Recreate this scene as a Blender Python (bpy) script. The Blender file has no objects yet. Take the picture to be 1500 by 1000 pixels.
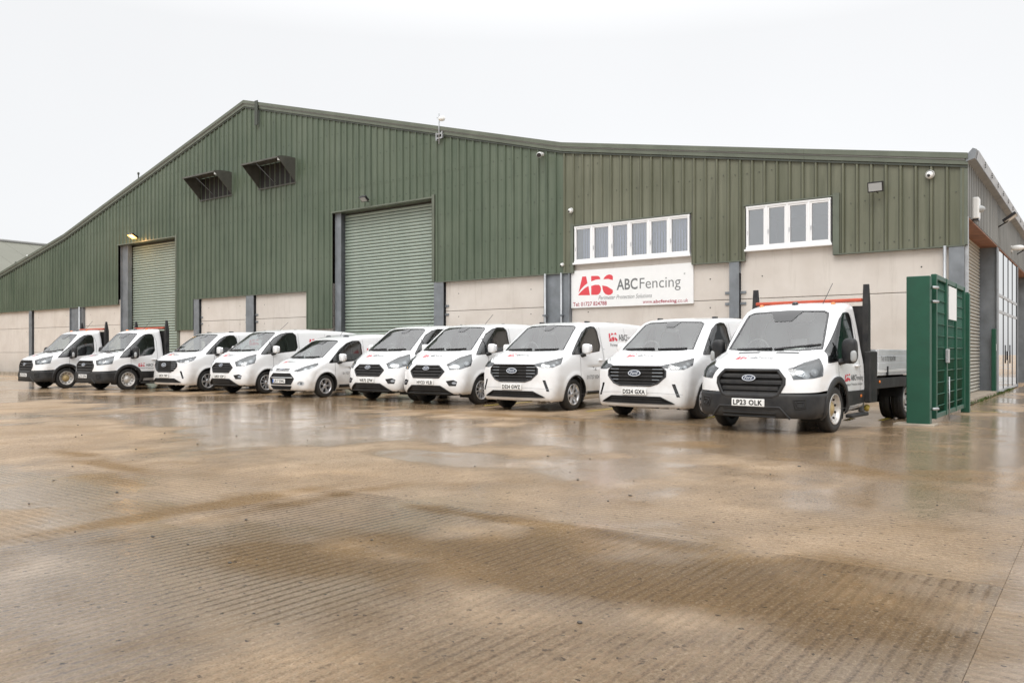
import bpy, bmesh, math, random
import numpy as np
from mathutils import Vector, Matrix
from mathutils.bvhtree import BVHTree
from mathutils.geometry import delaunay_2d_cdt
random.seed(7)
R = math.radians
S = bpy.context.scene
COL = S.collection

# ------------------------------------------------------------------ camera
cd = bpy.data.cameras.new('camera')
cam = bpy.data.objects.new('camera', cd); COL.objects.link(cam)
cam.location = (0, 0, 1.22); cam.rotation_euler = (R(90), 0, 0)
cd.sensor_width = 36; cd.lens = 28.37; cd.shift_y = 0.01175
cd.clip_start = .1; cd.clip_end = 3000
S.camera = cam
# ------------------------------------------------------------------ world, sun, exposure
W = bpy.data.worlds.new('World'); S.world = W; W.use_nodes = True
nt = W.node_tree; nt.nodes.clear()
wo = nt.nodes.new('ShaderNodeOutputWorld')
sky = nt.nodes.new('ShaderNodeTexSky'); sky.sky_type = 'NISHITA'; sky.sun_disc = False
sky.sun_elevation = R(48); sky.sun_rotation = R(200)
hs = nt.nodes.new('ShaderNodeHueSaturation'); hs.inputs['Saturation'].default_value = .12
b1 = nt.nodes.new('ShaderNodeBackground'); b1.inputs['Strength'].default_value = .05
nt.links.new(sky.outputs[0], hs.inputs['Color']); nt.links.new(hs.outputs[0], b1.inputs['Color'])
# thick even cloud: brighter overhead than at the horizon
tc = nt.nodes.new('ShaderNodeTexCoord'); sx = nt.nodes.new('ShaderNodeSeparateXYZ')
nt.links.new(tc.outputs['Generated'], sx.inputs[0])
cr = nt.nodes.new('ShaderNodeValToRGB'); nt.links.new(sx.outputs['Z'], cr.inputs[0])
cr.color_ramp.elements[0].position = 0; cr.color_ramp.elements[0].color = (.362, .366, .372, 1)
_e = cr.color_ramp.elements.new(.36); _e.color = (.425, .428, .433, 1)
cr.color_ramp.elements[-1].position = 1; cr.color_ramp.elements[-1].color = (1.55, 1.55, 1.55, 1)
ns = nt.nodes.new('ShaderNodeTexNoise'); ns.inputs['Scale'].default_value = 1.6; ns.inputs['Detail'].default_value = 5
nt.links.new(tc.outputs['Generated'], ns.inputs['Vector'])
mr = nt.nodes.new('ShaderNodeMapRange'); mr.inputs[1].default_value = .3; mr.inputs[2].default_value = .7
mr.inputs[3].default_value = .97; mr.inputs[4].default_value = 1.03
nt.links.new(ns.outputs[0], mr.inputs[0])
vm = nt.nodes.new('ShaderNodeVectorMath'); vm.operation = 'SCALE'
nt.links.new(cr.outputs[0], vm.inputs[0]); nt.links.new(mr.outputs[0], vm.inputs['Scale'])
b2 = nt.nodes.new('ShaderNodeBackground'); b2.inputs['Strength'].default_value = 1.55
nt.links.new(vm.outputs[0], b2.inputs['Color'])
ad = nt.nodes.new('ShaderNodeAddShader')
nt.links.new(b1.outputs[0], ad.inputs[0]); nt.links.new(b2.outputs[0], ad.inputs[1]); nt.links.new(ad.outputs[0], wo.inputs[0])
sl = bpy.data.lights.new('sun', 'SUN'); sl.energy = 1.05; sl.angle = R(30); sl.color = (1, .98, .95)
so = bpy.data.objects.new('sun', sl); COL.objects.link(so)
so.rotation_euler = (R(42), 0, R(-20)); so.location = (0, -20, 40)
S.view_settings.view_transform = 'Standard'; S.view_settings.look = 'None'
S.view_settings.gamma = 1; S.view_settings.exposure = 0.10; S.view_settings.use_curve_mapping = False
S.render.engine = 'CYCLES'
S.cycles.max_bounces = 8; S.cycles.transparent_max_bounces = 16

# ------------------------------------------------------------------ material helpers
class NT:
    def __init__(s, name):
        s.m = bpy.data.materials.new(name); s.m.use_nodes = True; s.t = s.m.node_tree
        s.b = s.t.nodes['Principled BSDF']; s.out = s.t.nodes['Material Output']
        s._c = None
    def n(s, typ, **kw):
        o = s.t.nodes.new('ShaderNode' + typ)
        for k, v in kw.items(): setattr(o, k, v)
        return o
    def l(s, a, b): s.t.links.new(a, b)
    def co(s, which='Object'):
        if s._c is None: s._c = s.n('TexCoord')
        return s._c.outputs[which]
    def mapping(s, vec, scale=(1, 1, 1), loc=(0, 0, 0)):
        o = s.n('Mapping'); o.inputs['Scale'].default_value = scale; o.inputs['Location'].default_value = loc
        s.l(vec, o.inputs[0]); return o.outputs[0]
    def noise(s, vec, scale, detail=4, rough=.55):
        o = s.n('TexNoise'); o.inputs['Scale'].default_value = scale; o.inputs['Detail'].default_value = detail
        o.inputs['Roughness'].default_value = rough; s.l(vec, o.inputs['Vector']); return o.outputs[0]
    def rng(s, val, a, b, c=0., d=1.):
        o = s.n('MapRange'); s.l(val, o.inputs[0])
        for i, v in enumerate((a, b, c, d)): o.inputs[i + 1].default_value = v
        return o.outputs[0]
    def mth(s, op, a, b=None):
        o = s.n('Math', operation=op)
        for i, v in enumerate((a, b)):
            if v is None: continue
            if isinstance(v, (int, float)): o.inputs[i].default_value = v
            else: s.l(v, o.inputs[i])
        return o.outputs[0]
    def mix(s, fac, a, b):
        o = s.n('Mix', data_type='RGBA')
        for i, v in ((0, fac), (6, a), (7, b)):
            if isinstance(v, (int, float)): o.inputs[i].default_value = v
            elif isinstance(v, tuple): o.inputs[i].default_value = v + (1,)
            else: s.l(v, o.inputs[i])
        return o.outputs[2]
    def bump(s, h, strength, dist=.01, normal=None):
        o = s.n('Bump'); o.inputs['Strength'].default_value = strength; o.inputs['Distance'].default_value = dist
        s.l(h, o.inputs['Height'])
        if normal is not None: s.l(normal, o.inputs['Normal'])
        return o.outputs[0]
    def set(s, **kw):
        for k, v in kw.items():
            k = k.replace('_', ' ')
            inp = s.b.inputs[k]
            if isinstance(v, tuple): inp.default_value = v + (1,) if len(v) == 3 else v
            elif isinstance(v, (int, float)): inp.default_value = v
            else: s.l(v, inp)
        return s

def simple(name, col, rough=.5, metal=0., coat=0., var=.0, scale=6., bump=0.):
    m = NT(name); m.set(Roughness=rough, Metallic=metal, Coat_Weight=coat, Coat_Roughness=.05)
    if var:
        f = m.noise(m.co(), scale)
        m.set(Base_Color=m.mix(m.rng(f, .3, .7), tuple(c * (1 - var) for c in col), tuple(min(1, c * (1 + var)) for c in col)))
    else: m.set(Base_Color=col)
    if bump: m.set(Normal=m.bump(m.noise(m.co(), 60, 3), bump, .004))
    return m.m

M = {}
def build_materials():
    # white van paint with faint road film and rain beads
    m = NT('white_paint')
    f = m.noise(m.co(), 3.0, 6)
    sep = m.n('SeparateXYZ'); m.l(m.co(), sep.inputs[0])
    low = m.rng(m.mth('ADD', sep.outputs['Z'], m.rng(f, .3, .7, -.25, .25)), .2, .75, 1, 0)
    c = m.mix(m.mth('MULTIPLY', low, .42), (.80, .805, .81), (.33, .27, .20))
    m.set(Base_Color=c, Roughness=.28, Coat_Weight=.8, Coat_Roughness=.04,
          Normal=m.bump(m.noise(m.co(), 90, 2), .10, .003))
    M['white'] = m.m
    m = NT('black_plastic'); f = m.noise(m.co(), 5, 6)
    m.set(Base_Color=m.mix(m.rng(f, .35, .7), (.014, .0145, .016), (.038, .036, .034)), Roughness=m.rng(f, .3, .7, .36, .58), Specular_IOR_Level=.35,
          Normal=m.bump(m.noise(m.co(), 220, 2), .15, .002))
    M['plastic'] = m.m
    M['seam'] = simple('dark_gap', (.10, .10, .105), .7)
    M['gloss_black'] = simple('gloss_black', (.015, .015, .017), .15, coat=.5)
    M['rubber'] = simple('tyre_rubber', (.022, .021, .02), .55, var=.3, scale=30, bump=.3)
    M['alloy'] = simple('alloy_wheel', (.62, .62, .63), .3, .75)
    M['steel_rim'] = simple('steel_wheel', (.60, .58, .55), .4, .5, var=.2)
    M['hub_gold'] = simple('dusty_hub', (.45, .34, .17), .5, .2, var=.3)
    M['chrome'] = simple('chrome', (.82, .82, .84), .12, 1.)
    M['silver'] = simple('silver_trim', (.55, .56, .57), .35, .6)
    M['badge'] = simple('badge_dark', (.02, .03, .06), .2, coat=1)
    M['red'] = simple('logo_red', (.62, .035, .06), .4)
    M['darkred'] = simple('lettering_red', (.36, .03, .06), .4)
    M['grey_text'] = simple('lettering_grey', (.12, .12, .125), .4)
    M['black_text'] = simple('lettering_black', (.015, .015, .015), .5)
    M['plate'] = simple('plate_white', (.80, .80, .78), .35, var=.06)
    M['plate_blue'] = simple('plate_blue', (.02, .10, .38), .35)
    M['amber'] = simple('amber_lens', (.75, .20, .02), .15, coat=1)
    M['orange'] = simple('orange_board', (.46, .075, .035), .4, var=.15)
    M['seat'] = simple('seat_cloth', (.055, .057, .062), .8, var=.2)
    M['dash'] = simple('dash_plastic', (.11, .113, .115), .6)
    M['bulkhead'] = simple('bulkhead', (.80, .81, .81), .6)
    M['headliner'] = simple('headliner', (.74, .74, .72), .8)
    M['under'] = simple('underbody', (.015, .014, .013), .8, var=.3)
    M['bed_alloy'] = simple('dropside_alloy', (.66, .68, .70), .42, .25, var=.08, scale=4)
    M['reflector'] = simple('lamp_reflector', (.34, .35, .37), .34, .7)
    M['lampdark'] = simple('lamp_housing', (.16, .17, .18), .3, .4)
    for nm, tint, k in (('glass', (.92, .97, .95), .09), ('side_glass', (.34, .38, .38), .05), ('lens', (.88, .9, .9), .05)):
        m = NT(nm); tr = m.n('BsdfTransparent'); tr.inputs[0].default_value = tint + (1,)
        gl = m.n('BsdfGlossy'); gl.inputs['Roughness'].default_value = .04; gl.inputs[0].default_value = (1, 1, 1, 1)
        fr = m.n('Fresnel'); fr.inputs[0].default_value = 1.5
        bn = m.bump(m.noise(m.co(), 70, 2), .02, .003); m.l(bn, gl.inputs['Normal'])
        mx = m.n('MixShader'); m.l(m.mth('ADD', fr.outputs[0], k), mx.inputs[0]); m.l(tr.outputs[0], mx.inputs[1]); m.l(gl.outputs[0], mx.inputs[2])
        m.l(mx.outputs[0], m.out.inputs[0]); M[nm] = m.m
    # profiled steel cladding, two weatherings
    for nm, ca, cb, axis in (('clad_green', (.066, .092, .058), (.112, .138, .096), 'X'), ('clad_olive', (.094, .100, .062), (.160, .163, .114), 'X'), ('side_clad', (.20, .20, .19), (.34, .34, .32), 'Y')):
        m = NT(nm); v = m.co()
        st = m.noise(m.mapping(v, (4.5, 4.5, .16)), 1.6, 6, .6)
        bl = m.noise(v, .35, 3)
        f = m.mth('ADD', m.mth('MULTIPLY', st, .55), m.mth('MULTIPLY', bl, .45))
        c = m.mix(m.rng(f, .38, .62), ca, cb)
        sp = m.noise(m.mapping(v, (9, 9, .9)), 5, 4, .65)
        c = m.mix(m.rng(sp, .62, .76, 0, .42), c, tuple(x * 2.2 + .03 for x in ca))
        c = m.mix(m.rng(m.noise(m.mapping(v, (2.2, 2.2, .22)), 2.0, 5, .6), .55, .72, 0, .5), c, tuple(x * .55 for x in ca))
        # rib shade painted into the colour: streaky dark bands at each rib foot
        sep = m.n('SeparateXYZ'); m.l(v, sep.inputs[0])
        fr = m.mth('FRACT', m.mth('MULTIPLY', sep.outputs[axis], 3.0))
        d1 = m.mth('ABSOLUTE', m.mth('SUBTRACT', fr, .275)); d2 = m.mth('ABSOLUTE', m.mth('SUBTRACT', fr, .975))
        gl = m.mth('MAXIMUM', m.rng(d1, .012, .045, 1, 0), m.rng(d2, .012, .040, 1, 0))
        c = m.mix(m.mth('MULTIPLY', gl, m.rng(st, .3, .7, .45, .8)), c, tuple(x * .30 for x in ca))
        m.set(Base_Color=c, Roughness=m.rng(st, .3, .7, .32, .55), Normal=m.bump(m.noise(v, 9, 2), .12, .004))
        M[nm] = m.m
    M['trim_green'] = simple('flashing_green', (.115, .130, .098), .42, var=.14, scale=2)
    M['trim_dark'] = simple('flashing_dark', (.050, .058, .046), .5, var=.2, scale=2)
    M['hood'] = simple('hood_brown', (.075, .073, .062), .5, var=.2, scale=3)
    M['hood_in'] = simple('hood_inside', (.012, .011, .011), .7)
    # precast concrete wall
    m = NT('concrete_wall'); v = m.co()
    a = m.noise(v, .9, 7, .6); s2 = m.noise(m.mapping(v, (3.5, 3.5, .35)), 1.5, 6, .65)
    c = m.mix(m.rng(a, .3, .7), (.54, .487, .435), (.645, .597, .545))
    c = m.mix(m.rng(s2, .55, .78, 0, .42), c, (.36, .315, .26))
    sepz = m.n('SeparateXYZ'); m.l(v, sepz.inputs[0])
    dirt = m.mth('MULTIPLY', m.rng(sepz.outputs['Z'], 0, 1.3, 1, 0), m.rng(a, .3, .65, .1, .7))
    c = m.mix(dirt, c, (.22, .19, .15))
    m.set(Base_Color=c, Roughness=.8, Normal=m.bump(m.noise(v, 40, 5), .25, .004)); M['concrete'] = m.m
    M['plinth'] = simple('plinth_concrete', (.33, .28, .22), .75, var=.3, scale=3, bump=.3)
    M['joint'] = simple('wall_void', (.06, .055, .05), .9)
    M['steel'] = simple('grey_steel', (.19, .205, .22), .5, .2, var=.2, scale=2.5)
    M['steel_light'] = simple('galvanised', (.42, .43, .44), .42, .5, var=.15, scale=5)
    m = NT('shutter_green'); v = m.co(); f = m.noise(m.mapping(v, (1, 1, .25)), 1.3, 5)
    m.set(Base_Color=m.mix(m.rng(f, .3, .7), (.27, .325, .275), (.34, .39, .335)), Roughness=.45); M['shutter'] = m.m
    M['shutter_beige'] = simple('shutter_beige', (.42, .40, .35), .45, var=.1, scale=2)
    M['upvc'] = simple('white_upvc', (.80, .80, .80), .3, coat=.3)
    M['win_glass'] = None
    m = NT('window_glass'); m.set(Base_Color=(.02, .022, .025), Roughness=.03, Specular_IOR_Level=.9)
    tr = m.n('BsdfTransparent'); tr.inputs[0].default_value = (.88, .90, .92, 1)
    gl = m.n('BsdfGlossy'); gl.inputs['Roughness'].default_value = .02
    fr = m.n('Fresnel'); fr.inputs[0].default_value = 1.5
    mx = m.n('MixShader'); m.l(m.mth('ADD', m.mth('MULTIPLY', fr.outputs[0], 1.6), .22), mx.inputs[0]); m.l(tr.outputs[0], mx.inputs[1]); m.l(gl.outputs[0], mx.inputs[2])
    m.l(mx.outputs[0], m.out.inputs[0]); M['win_glass'] = m.m
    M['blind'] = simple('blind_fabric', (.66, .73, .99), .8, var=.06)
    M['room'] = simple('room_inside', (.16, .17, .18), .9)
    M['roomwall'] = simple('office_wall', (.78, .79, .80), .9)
    M['sign'] = simple('sign_white', (.80, .80, .79), .35, var=.02)
    M['sign_red'] = simple('sign_red', (.66, .06, .075), .4)
    M['sign_grey'] = simple('sign_grey', (.16, .165, .165), .4)
    M['gate'] = simple('gate_green', (.005, .066, .036), .45, var=.15, scale=3)
    M['cam_white'] = simple('camera_white', (.78, .78, .76), .3, coat=.3)
    M['cam_dark'] = simple('camera_dark', (.02, .02, .022), .2)
    M['flood'] = simple('floodlight_glass', (.36, .37, .37), .2)
    m = NT('lamp_lit'); m.set(Base_Color=(1, .7, .3), Emission_Color=(1, .50, .12), Emission_Strength=3.6); M['lit'] = m.m
    M['rust'] = simple('rusty_soffit', (.26, .12, .075), .7, var=.3, scale=4)
    M['frame_grey'] = simple('door_frame_grey', (.045, .047, .05), .75)
    M['roof'] = simple('roof_sheet', (.20, .20, .19), .5, var=.15, scale=1)
    M['farroof'] = simple('far_roof', (.155, .155, .122), .65, var=.06, scale=.4)
    M['gull'] = simple('gull_feathers', (.8, .8, .78), .7)
    M['weed'] = simple('weed_leaf', (.07, .11, .02), .6, var=.4, scale=20)
    M['yellow'] = simple('worn_yellow', (.50, .38, .07), .5, var=.4, scale=9)
    M['brick'] = simple('brown_brick', (.20, .11, .07), .8, var=.3, scale=12)
    M['stone'] = simple('grit', (.06, .05, .04), .6, var=.4, scale=40)
    # wet tamped concrete: yard_x has ridges running away from the building, yard_y along it
    PATCH = [(3.15, 17.9, .16, 1.3, 1.), (2.7, 17.2, .12, .9, .6), (7.3, 16.6, .5, .16, .9), (6.0, 16.9, .8, .14, .9), (5.2, 17.4, .7, .16, .7), (.25, 17.0, .30, .35, .9), (.1, 17.7, .5, .4, .6), (-1.0, 16.75, .22, .22, .7),
             (-1.5, 17.1, .8, .55, .9), (1.4, 18.4, .5, .35, .8), (.7, 17.7, 1.0, .5, .65), (-1.0, 17.6, .7, .35, .5), (20.5, 6.0, 4., .5, 1.), (14., 5.6, 3., .4, .8), (2.0, 11.3, 1.0, .4, .6), (-1, 12.5, 1.2, .5, .6), (1.2, 16.62, 1.4, .10, .8), (6, 8.6, 4, .35, .7)]
    WETZ = [(-2.8, 17.6, .65, 1.8, .40), (2.0, 19.4, 1.1, 1.0, .34), (5.5, 18., 1.8, .7, .10), (3.6, 14.2, .7, .4, .30), (2.0, 11, 2.2, 1., .10), (-1, 9.5, 2., 1.2, .10), (-.50, 16.78, .55, .30, .26), (4.8, 18.2, 1.2, .8, .22), (1.0, 13.5, 1.5, .6, .08), (-1.2, 14.2, .8, .5, .12), (2.83, 18.37, .12, .10, .3), (8, 13.5, 2.5, .8, .08)]
    for nm, ax in (('yard_x', 'X'), ('yard_y', 'Y')):
        m = NT(nm); v = m.co()
        sep = m.n('SeparateXYZ'); m.l(v, sep.inputs[0])
        warp = m.noise(v, 1.3, 4)
        big = m.noise(m.mapping(v, (1, 1, 1), (3.1, 7.7, 0)), .23, 4, .5)
        mid = m.noise(m.mapping(v, (1, .55, 1), (11, 2, 0)), .75, 5, .6)
        fine = m.noise(m.mapping(v, (1, .8, 1) if ax == 'X' else (.8, 1, 1)), 46, 6, .82); grit = m.noise(v, 120, 3, .7)
        vo = m.n('TexVoronoi'); vo.inputs['Scale'].default_value = 115; m.l(m.mapping(v, (1, 1, 1)), vo.inputs['Vector'])
        sc_ = m.n('SeparateColor'); m.l(vo.outputs['Color'], sc_.inputs[0]); rnd, rnd2 = sc_.outputs[0], sc_.outputs[1]
        vo2 = m.n('TexVoronoi'); vo2.inputs['Scale'].default_value = 52; m.l(v, vo2.inputs['Vector'])
        sd_ = m.n('SeparateColor'); m.l(vo2.outputs['Color'], sd_.inputs[0]); rnd3 = sd_.outputs[0]
        wv = m.n('TexWave', wave_type='BANDS', bands_direction=ax, wave_profile='SIN')
        wv.inputs['Scale'].default_value = 4.4; wv.inputs['Distortion'].default_value = 1.35
        wv.inputs['Detail'].default_value = 3; wv.inputs['Detail Scale'].default_value = 3.6; wv.inputs['Detail Roughness'].default_value = .8
        m.l(v, wv.inputs['Vector']); ridge = wv.outputs['Fac']
        worn = m.rng(m.noise(m.mapping(v, (1, 1, 1), (5, 1, 0)), 1.1, 5), .28, .52)
        if ax == 'Y': worn = m.mth('MULTIPLY', worn, .5)
        pat = None
        for (pt, po, rt, ro, am) in PATCH:
            a = m.mth('MULTIPLY', m.mth('SUBTRACT', sep.outputs['X'], pt), 1 / rt); b = m.mth('MULTIPLY', m.mth('SUBTRACT', sep.outputs['Y'], po), 1 / ro)
            g = m.mth('MULTIPLY', m.mth('EXPONENT', m.mth('MULTIPLY', m.mth('ADD', m.mth('MULTIPLY', a, a), m.mth('MULTIPLY', b, b)), -.7)), am)
            pat = g if pat is None else m.mth('ADD', pat, g)
        pat = m.rng(m.mth('ADD', pat, m.mth('ADD', m.rng(warp, .3, .7, -.5, .5), m.rng(fine, .35, .65, -.22, .22))), .15, .75)
        wet = None
        for (pt, po, rt, ro, am) in WETZ:
            a = m.mth('MULTIPLY', m.mth('SUBTRACT', sep.outputs['X'], pt), 1 / rt); b = m.mth('MULTIPLY', m.mth('SUBTRACT', sep.outputs['Y'], po), 1 / ro)
            g = m.mth('MULTIPLY', m.mth('EXPONENT', m.mth('MULTIPLY', m.mth('ADD', m.mth('MULTIPLY', a, a), m.mth('MULTIPLY', b, b)), -.7)), am)
            wet = g if wet is None else m.mth('ADD', wet, g)
        wet = m.mth('MULTIPLY', wet, m.rng(warp, .25, .75, .3, 1.7))
        film = m.rng(m.mth('ADD', m.mth('ADD', m.mth('MULTIPLY', big, .62), m.mth('MULTIPLY', mid, .38)), m.mth('ADD', m.rng(sep.outputs['Y'], 16.2, 10.5, -.035, .085), wet)), .485, .57)
        base = m.mix(m.rng(m.mth('ADD', m.mth('MULTIPLY', mid, .6), m.mth('MULTIPLY', m.noise(m.mapping(v, (1, 1, 1), (2, 9, 0)), .5, 4), .4)), .40, .60), (.680, .505, .345), (.540, .370, .220))
        base = m.mix(m.mth('MULTIPLY', film, .45), base, (.400, .270, .150))
        base = m.mix(m.mth('MULTIPLY', pat, .86), base, (.275, .158, .050))
        base = m.mix(m.rng(fine, .52, .60, 0, .6), base, (.70, .55, .39))
        base = m.mix(m.rng(fine, .485, .40, 0, .70), base, (.245, .150, .074))
        base = m.mix(m.rng(rnd, .0, .5, .4, 0), base, (.24, .145, .066))
        base = m.mix(m.rng(rnd2, .72, 1, 0, .6), base, (.46, .34, .22))
        base = m.mix(m.mth('MULTIPLY', m.rng(rnd3, .975, .99), m.rng(fine, .4, .55)), base, (.045, .028, .018))
        base = m.mix(m.rng(grit, .40, .30, 0, .75), base, (.055, .035, .02))
        groove = m.mth('MULTIPLY', m.rng(ridge, .05, .50, 1, 0), m.mth('MULTIPLY', worn, m.rng(fine, .40, .54, .25, 1)))
        base = m.mix(m.mth('MULTIPLY', groove, .92), base, (.085, .050, .023))
        rg = m.mth('MULTIPLY', m.mth('MULTIPLY', ridge, worn), m.rng(fine, .4, .6, .9, 2.6))
        hgt = m.mth('ADD', m.mth('MULTIPLY', rg, 1.1), m.mth('ADD', m.mth('MULTIPLY', fine, 1.7), m.mth('MULTIPLY', rnd, .30)))
        nrm = m.bump(hgt, 1., .012)
        rip = m.noise(v, 14, 3, .5)
        hw = m.mth('ADD', m.mth('MULTIPLY', hgt, m.rng(film, 0, 1, 1., .16)), m.mth('MULTIPLY', rip, .30))
        cn = m.bump(hw, .26, .007)
        m.set(Base_Color=base, Roughness=m.rng(fine, .3, .7, .45, .75), Normal=nrm, Coat_Weight=m.mth('MULTIPLY', m.rng(film, 0, 1, .40, 1), m.rng(pat, 0, 1, 1, .35)),
              Coat_IOR=1.5, Coat_Roughness=m.rng(film, 0, 1, .16, .03), Coat_Normal=cn, Specular_IOR_Level=.06)
        M[nm] = m.m
build_materials()

# ------------------------------------------------------------------ mesh helpers
class MB:
    def __init__(s): s.v = []; s.f = []; s.sm = []
    def add(s, v, f, smooth=False):
        o = len(s.v); s.v.extend([tuple(p) for p in v]); s.f.extend([tuple(i + o for i in q) for q in f]); s.sm.extend([smooth] * len(f)); return s
    def box(s, a, b):
        x0, y0, z0 = a; x1, y1, z1 = b
        return s.add([(x0, y0, z0), (x1, y0, z0), (x1, y1, z0), (x0, y1, z0), (x0, y0, z1), (x1, y0, z1), (x1, y1, z1), (x0, y1, z1)],
                     [(0, 3, 2, 1), (4, 5, 6, 7), (0, 1, 5, 4), (1, 2, 6, 5), (2, 3, 7, 6), (3, 0, 4, 7)])
    def bbox(s, a, b, r=.02):
        # box with chamfered edges
        bm = bmesh.new(); c = [(p + q) / 2 for p, q in zip(a, b)]; d = [abs(q - p) for p, q in zip(a, b)]
        bmesh.ops.create_cube(bm, size=1); 
        for v in bm.verts: v.co = Vector((v.co.x * d[0] + c[0], v.co.y * d[1] + c[1], v.co.z * d[2] + c[2]))
        bmesh.ops.bevel(bm, geom=bm.edges[:], offset=min(r, min(d) * .45), segments=2, profile=.5, affect='EDGES')
        bm.verts.index_update(); s.add([v.co[:] for v in bm.verts], [[v.index for v in f.verts] for f in bm.faces], False); bm.free(); return s
    def tube(s, pts, r, n=8, caps=True):
        pts = [Vector(p) for p in pts]; vs = []; fs = []
        for i, p in enumerate(pts):
            t = (pts[min(i + 1, len(pts) - 1)] - pts[max(i - 1, 0)]).normalized()
            a = t.cross(Vector((0, 0, 1))); a = a.normalized() if a.length > 1e-3 else Vector((1, 0, 0)); b = t.cross(a)
            rr = r[i] if isinstance(r, (list, tuple)) else r
            vs += [p + (a * math.cos(2 * math.pi * k / n) + b * math.sin(2 * math.pi * k / n)) * rr for k in range(n)]
        for i in range(len(pts) - 1):
            for k in range(n): fs.append((i * n + k, i * n + (k + 1) % n, (i + 1) * n + (k + 1) % n, (i + 1) * n + k))
        if caps: fs += [tuple(range(n))[::-1], tuple(range((len(pts) - 1) * n, len(pts) * n))]
        return s.add(vs, fs, True)
    def lathe_y(s, prof, n=28, c=(0, 0, 0)):
        # prof: (radius, y) about the y axis
        vs = []; fs = []
        for (r, y) in prof:
            vs += [(c[0] + r * math.cos(2 * math.pi * k / n), c[1] + y, c[2] + r * math.sin(2 * math.pi * k / n)) for k in range(n)]
        for i in range(len(prof) - 1):
            for k in range(n): fs.append((i * n + k, i * n + (k + 1) % n, (i + 1) * n + (k + 1) % n, (i + 1) * n + k))
        return s.add(vs, fs, True)
    def ell(s, c, d, p=2.6, nu=14, nv=10):
        # superellipsoid: rounded block
        vs = []; fs = []
        sp = lambda w: math.copysign(abs(w) ** (2 / p), w)
        for j in range(nv + 1):
            th = -math.pi / 2 + math.pi * j / nv
            for i in range(nu):
                ph = 2 * math.pi * i / nu
                vs.append((c[0] + d[0] * sp(math.cos(th)) * sp(math.cos(ph)), c[1] + d[1] * sp(math.cos(th)) * sp(math.sin(ph)), c[2] + d[2] * sp(math.sin(th))))
        for j in range(nv):
            for i in range(nu): fs.append((j * nu + i, j * nu + (i + 1) % nu, (j + 1) * nu + (i + 1) % nu, (j + 1) * nu + i))
        return s.add(vs, fs, True)
    def prism(s, poly, fn, d0, d1):
        # poly 2D extruded: fn(u, v, d) -> 3D
        n = len(poly); vs = [fn(u, v, d0) for u, v in poly] + [fn(u, v, d1) for u, v in poly]
        fs = [tuple(range(n)), tuple(range(2 * n - 1, n - 1, -1))] + [(i, i + n, (i + 1) % n + n, (i + 1) % n) for i in range(n)]
        return s.add(vs, fs)
    def mesh(s, name, mat):
        me = bpy.data.meshes.new(name); me.from_pydata(s.v, [], s.f)
        me.polygons.foreach_set('use_smooth', s.sm); me.materials.append(mat); me.update(); return me
    def build(s, name, mat, parent=None, kind=None):
        return link(name, s.mesh(name, mat), parent, kind)

def link(name, me, parent=None, kind=None, loc=None, rot=None):
    o = bpy.data.objects.new(name, me); COL.objects.link(o)
    if parent is not None: o.parent = parent
    if kind: o['kind'] = kind
    if loc is not None: o.location = loc
    if rot is not None: o.rotation_euler = rot
    return o
def empty(name, loc=(0, 0, 0), rz=0., parent=None):
    o = bpy.data.objects.new(name, None); COL.objects.link(o); o.location = loc; o.rotation_euler = (0, 0, rz); o.empty_display_size = .3
    if parent is not None: o.parent = parent
    return o
def tag(o, label, cat, group=None):
    o['label'] = label; o['category'] = cat
    if group: o['group'] = group
    return o
def copy_tree(o, parent=None):
    c = o.copy(); COL.objects.link(c)
    if parent is not None: c.parent = parent
    for ch in list(o.children): copy_tree(ch, c)
    return c

_text_cache = {}
def text2d(body, bold=0., shear=0., spacing=1.):
    key = (body, bold, shear, spacing)
    if key not in _text_cache:
        cu = bpy.data.curves.new('lettering', 'FONT'); cu.body = body; cu.size = 1; cu.resolution_u = 3
        cu.offset = bold; cu.shear = shear; cu.space_character = spacing; cu.fill_mode = 'FRONT'
        o = bpy.data.objects.new('lettering', cu); COL.objects.link(o)
        dg = bpy.context.evaluated_depsgraph_get(); ev = o.evaluated_get(dg); me = ev.to_mesh()
        v = [(p.co.x, p.co.y) for p in me.vertices]; f = [tuple(p.vertices) for p in me.polygons]
        ev.to_mesh_clear(); bpy.data.objects.remove(o); bpy.data.curves.remove(cu)
        _text_cache[key] = (v, f)
    return _text_cache[key]
def fit2d(vf, x0, y0, w=None, h=None):
    # place flat lettering: lower left corner at x0,y0, given width and/or height
    v, f = vf; xs = [p[0] for p in v]; ys = [p[1] for p in v]
    sx_ = w / (max(xs) - min(xs)) if w else None; sy_ = h / (max(ys) - min(ys)) if h else None
    sx_ = sx_ or sy_; sy_ = sy_ or sx_
    return [((p[0] - min(xs)) * sx_ + x0, (p[1] - min(ys)) * sy_ + y0) for p in v], f
def base2d(vf, x0, y0, sx_, sy_):
    v, f = vf; mx = min(p[0] for p in v)
    return [((p[0] - mx) * sx_ + x0, p[1] * sy_ + y0) for p in v], f
LOGO = [[(345, 212), (383, 210), (396, 266), (366, 284), (332, 315), (308, 345)], [(303, 364), (330, 336), (368, 306), (406, 287), (420, 361)],
        [(432, 207), (492, 205), (508, 209), (518, 222), (520, 231), (475, 236), (432, 250)], [(432, 287), (470, 277), (508, 277), (522, 290), (527, 312), (520, 337), (506, 351), (488, 357), (432, 358)],
        [(549, 232), (560, 214), (580, 200), (604, 193), (625, 197), (638, 208), (638, 238), (596, 229)], [(538, 281), (582, 287), (638, 316), (638, 338), (618, 353), (594, 357), (568, 349), (550, 332), (541, 308)]]
def logo2d(x0, y0, w, h):
    return [[((x - 303) / 335 * w + x0, (364 - y) / 171 * h + y0) for x, y in p] for p in LOGO]

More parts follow.
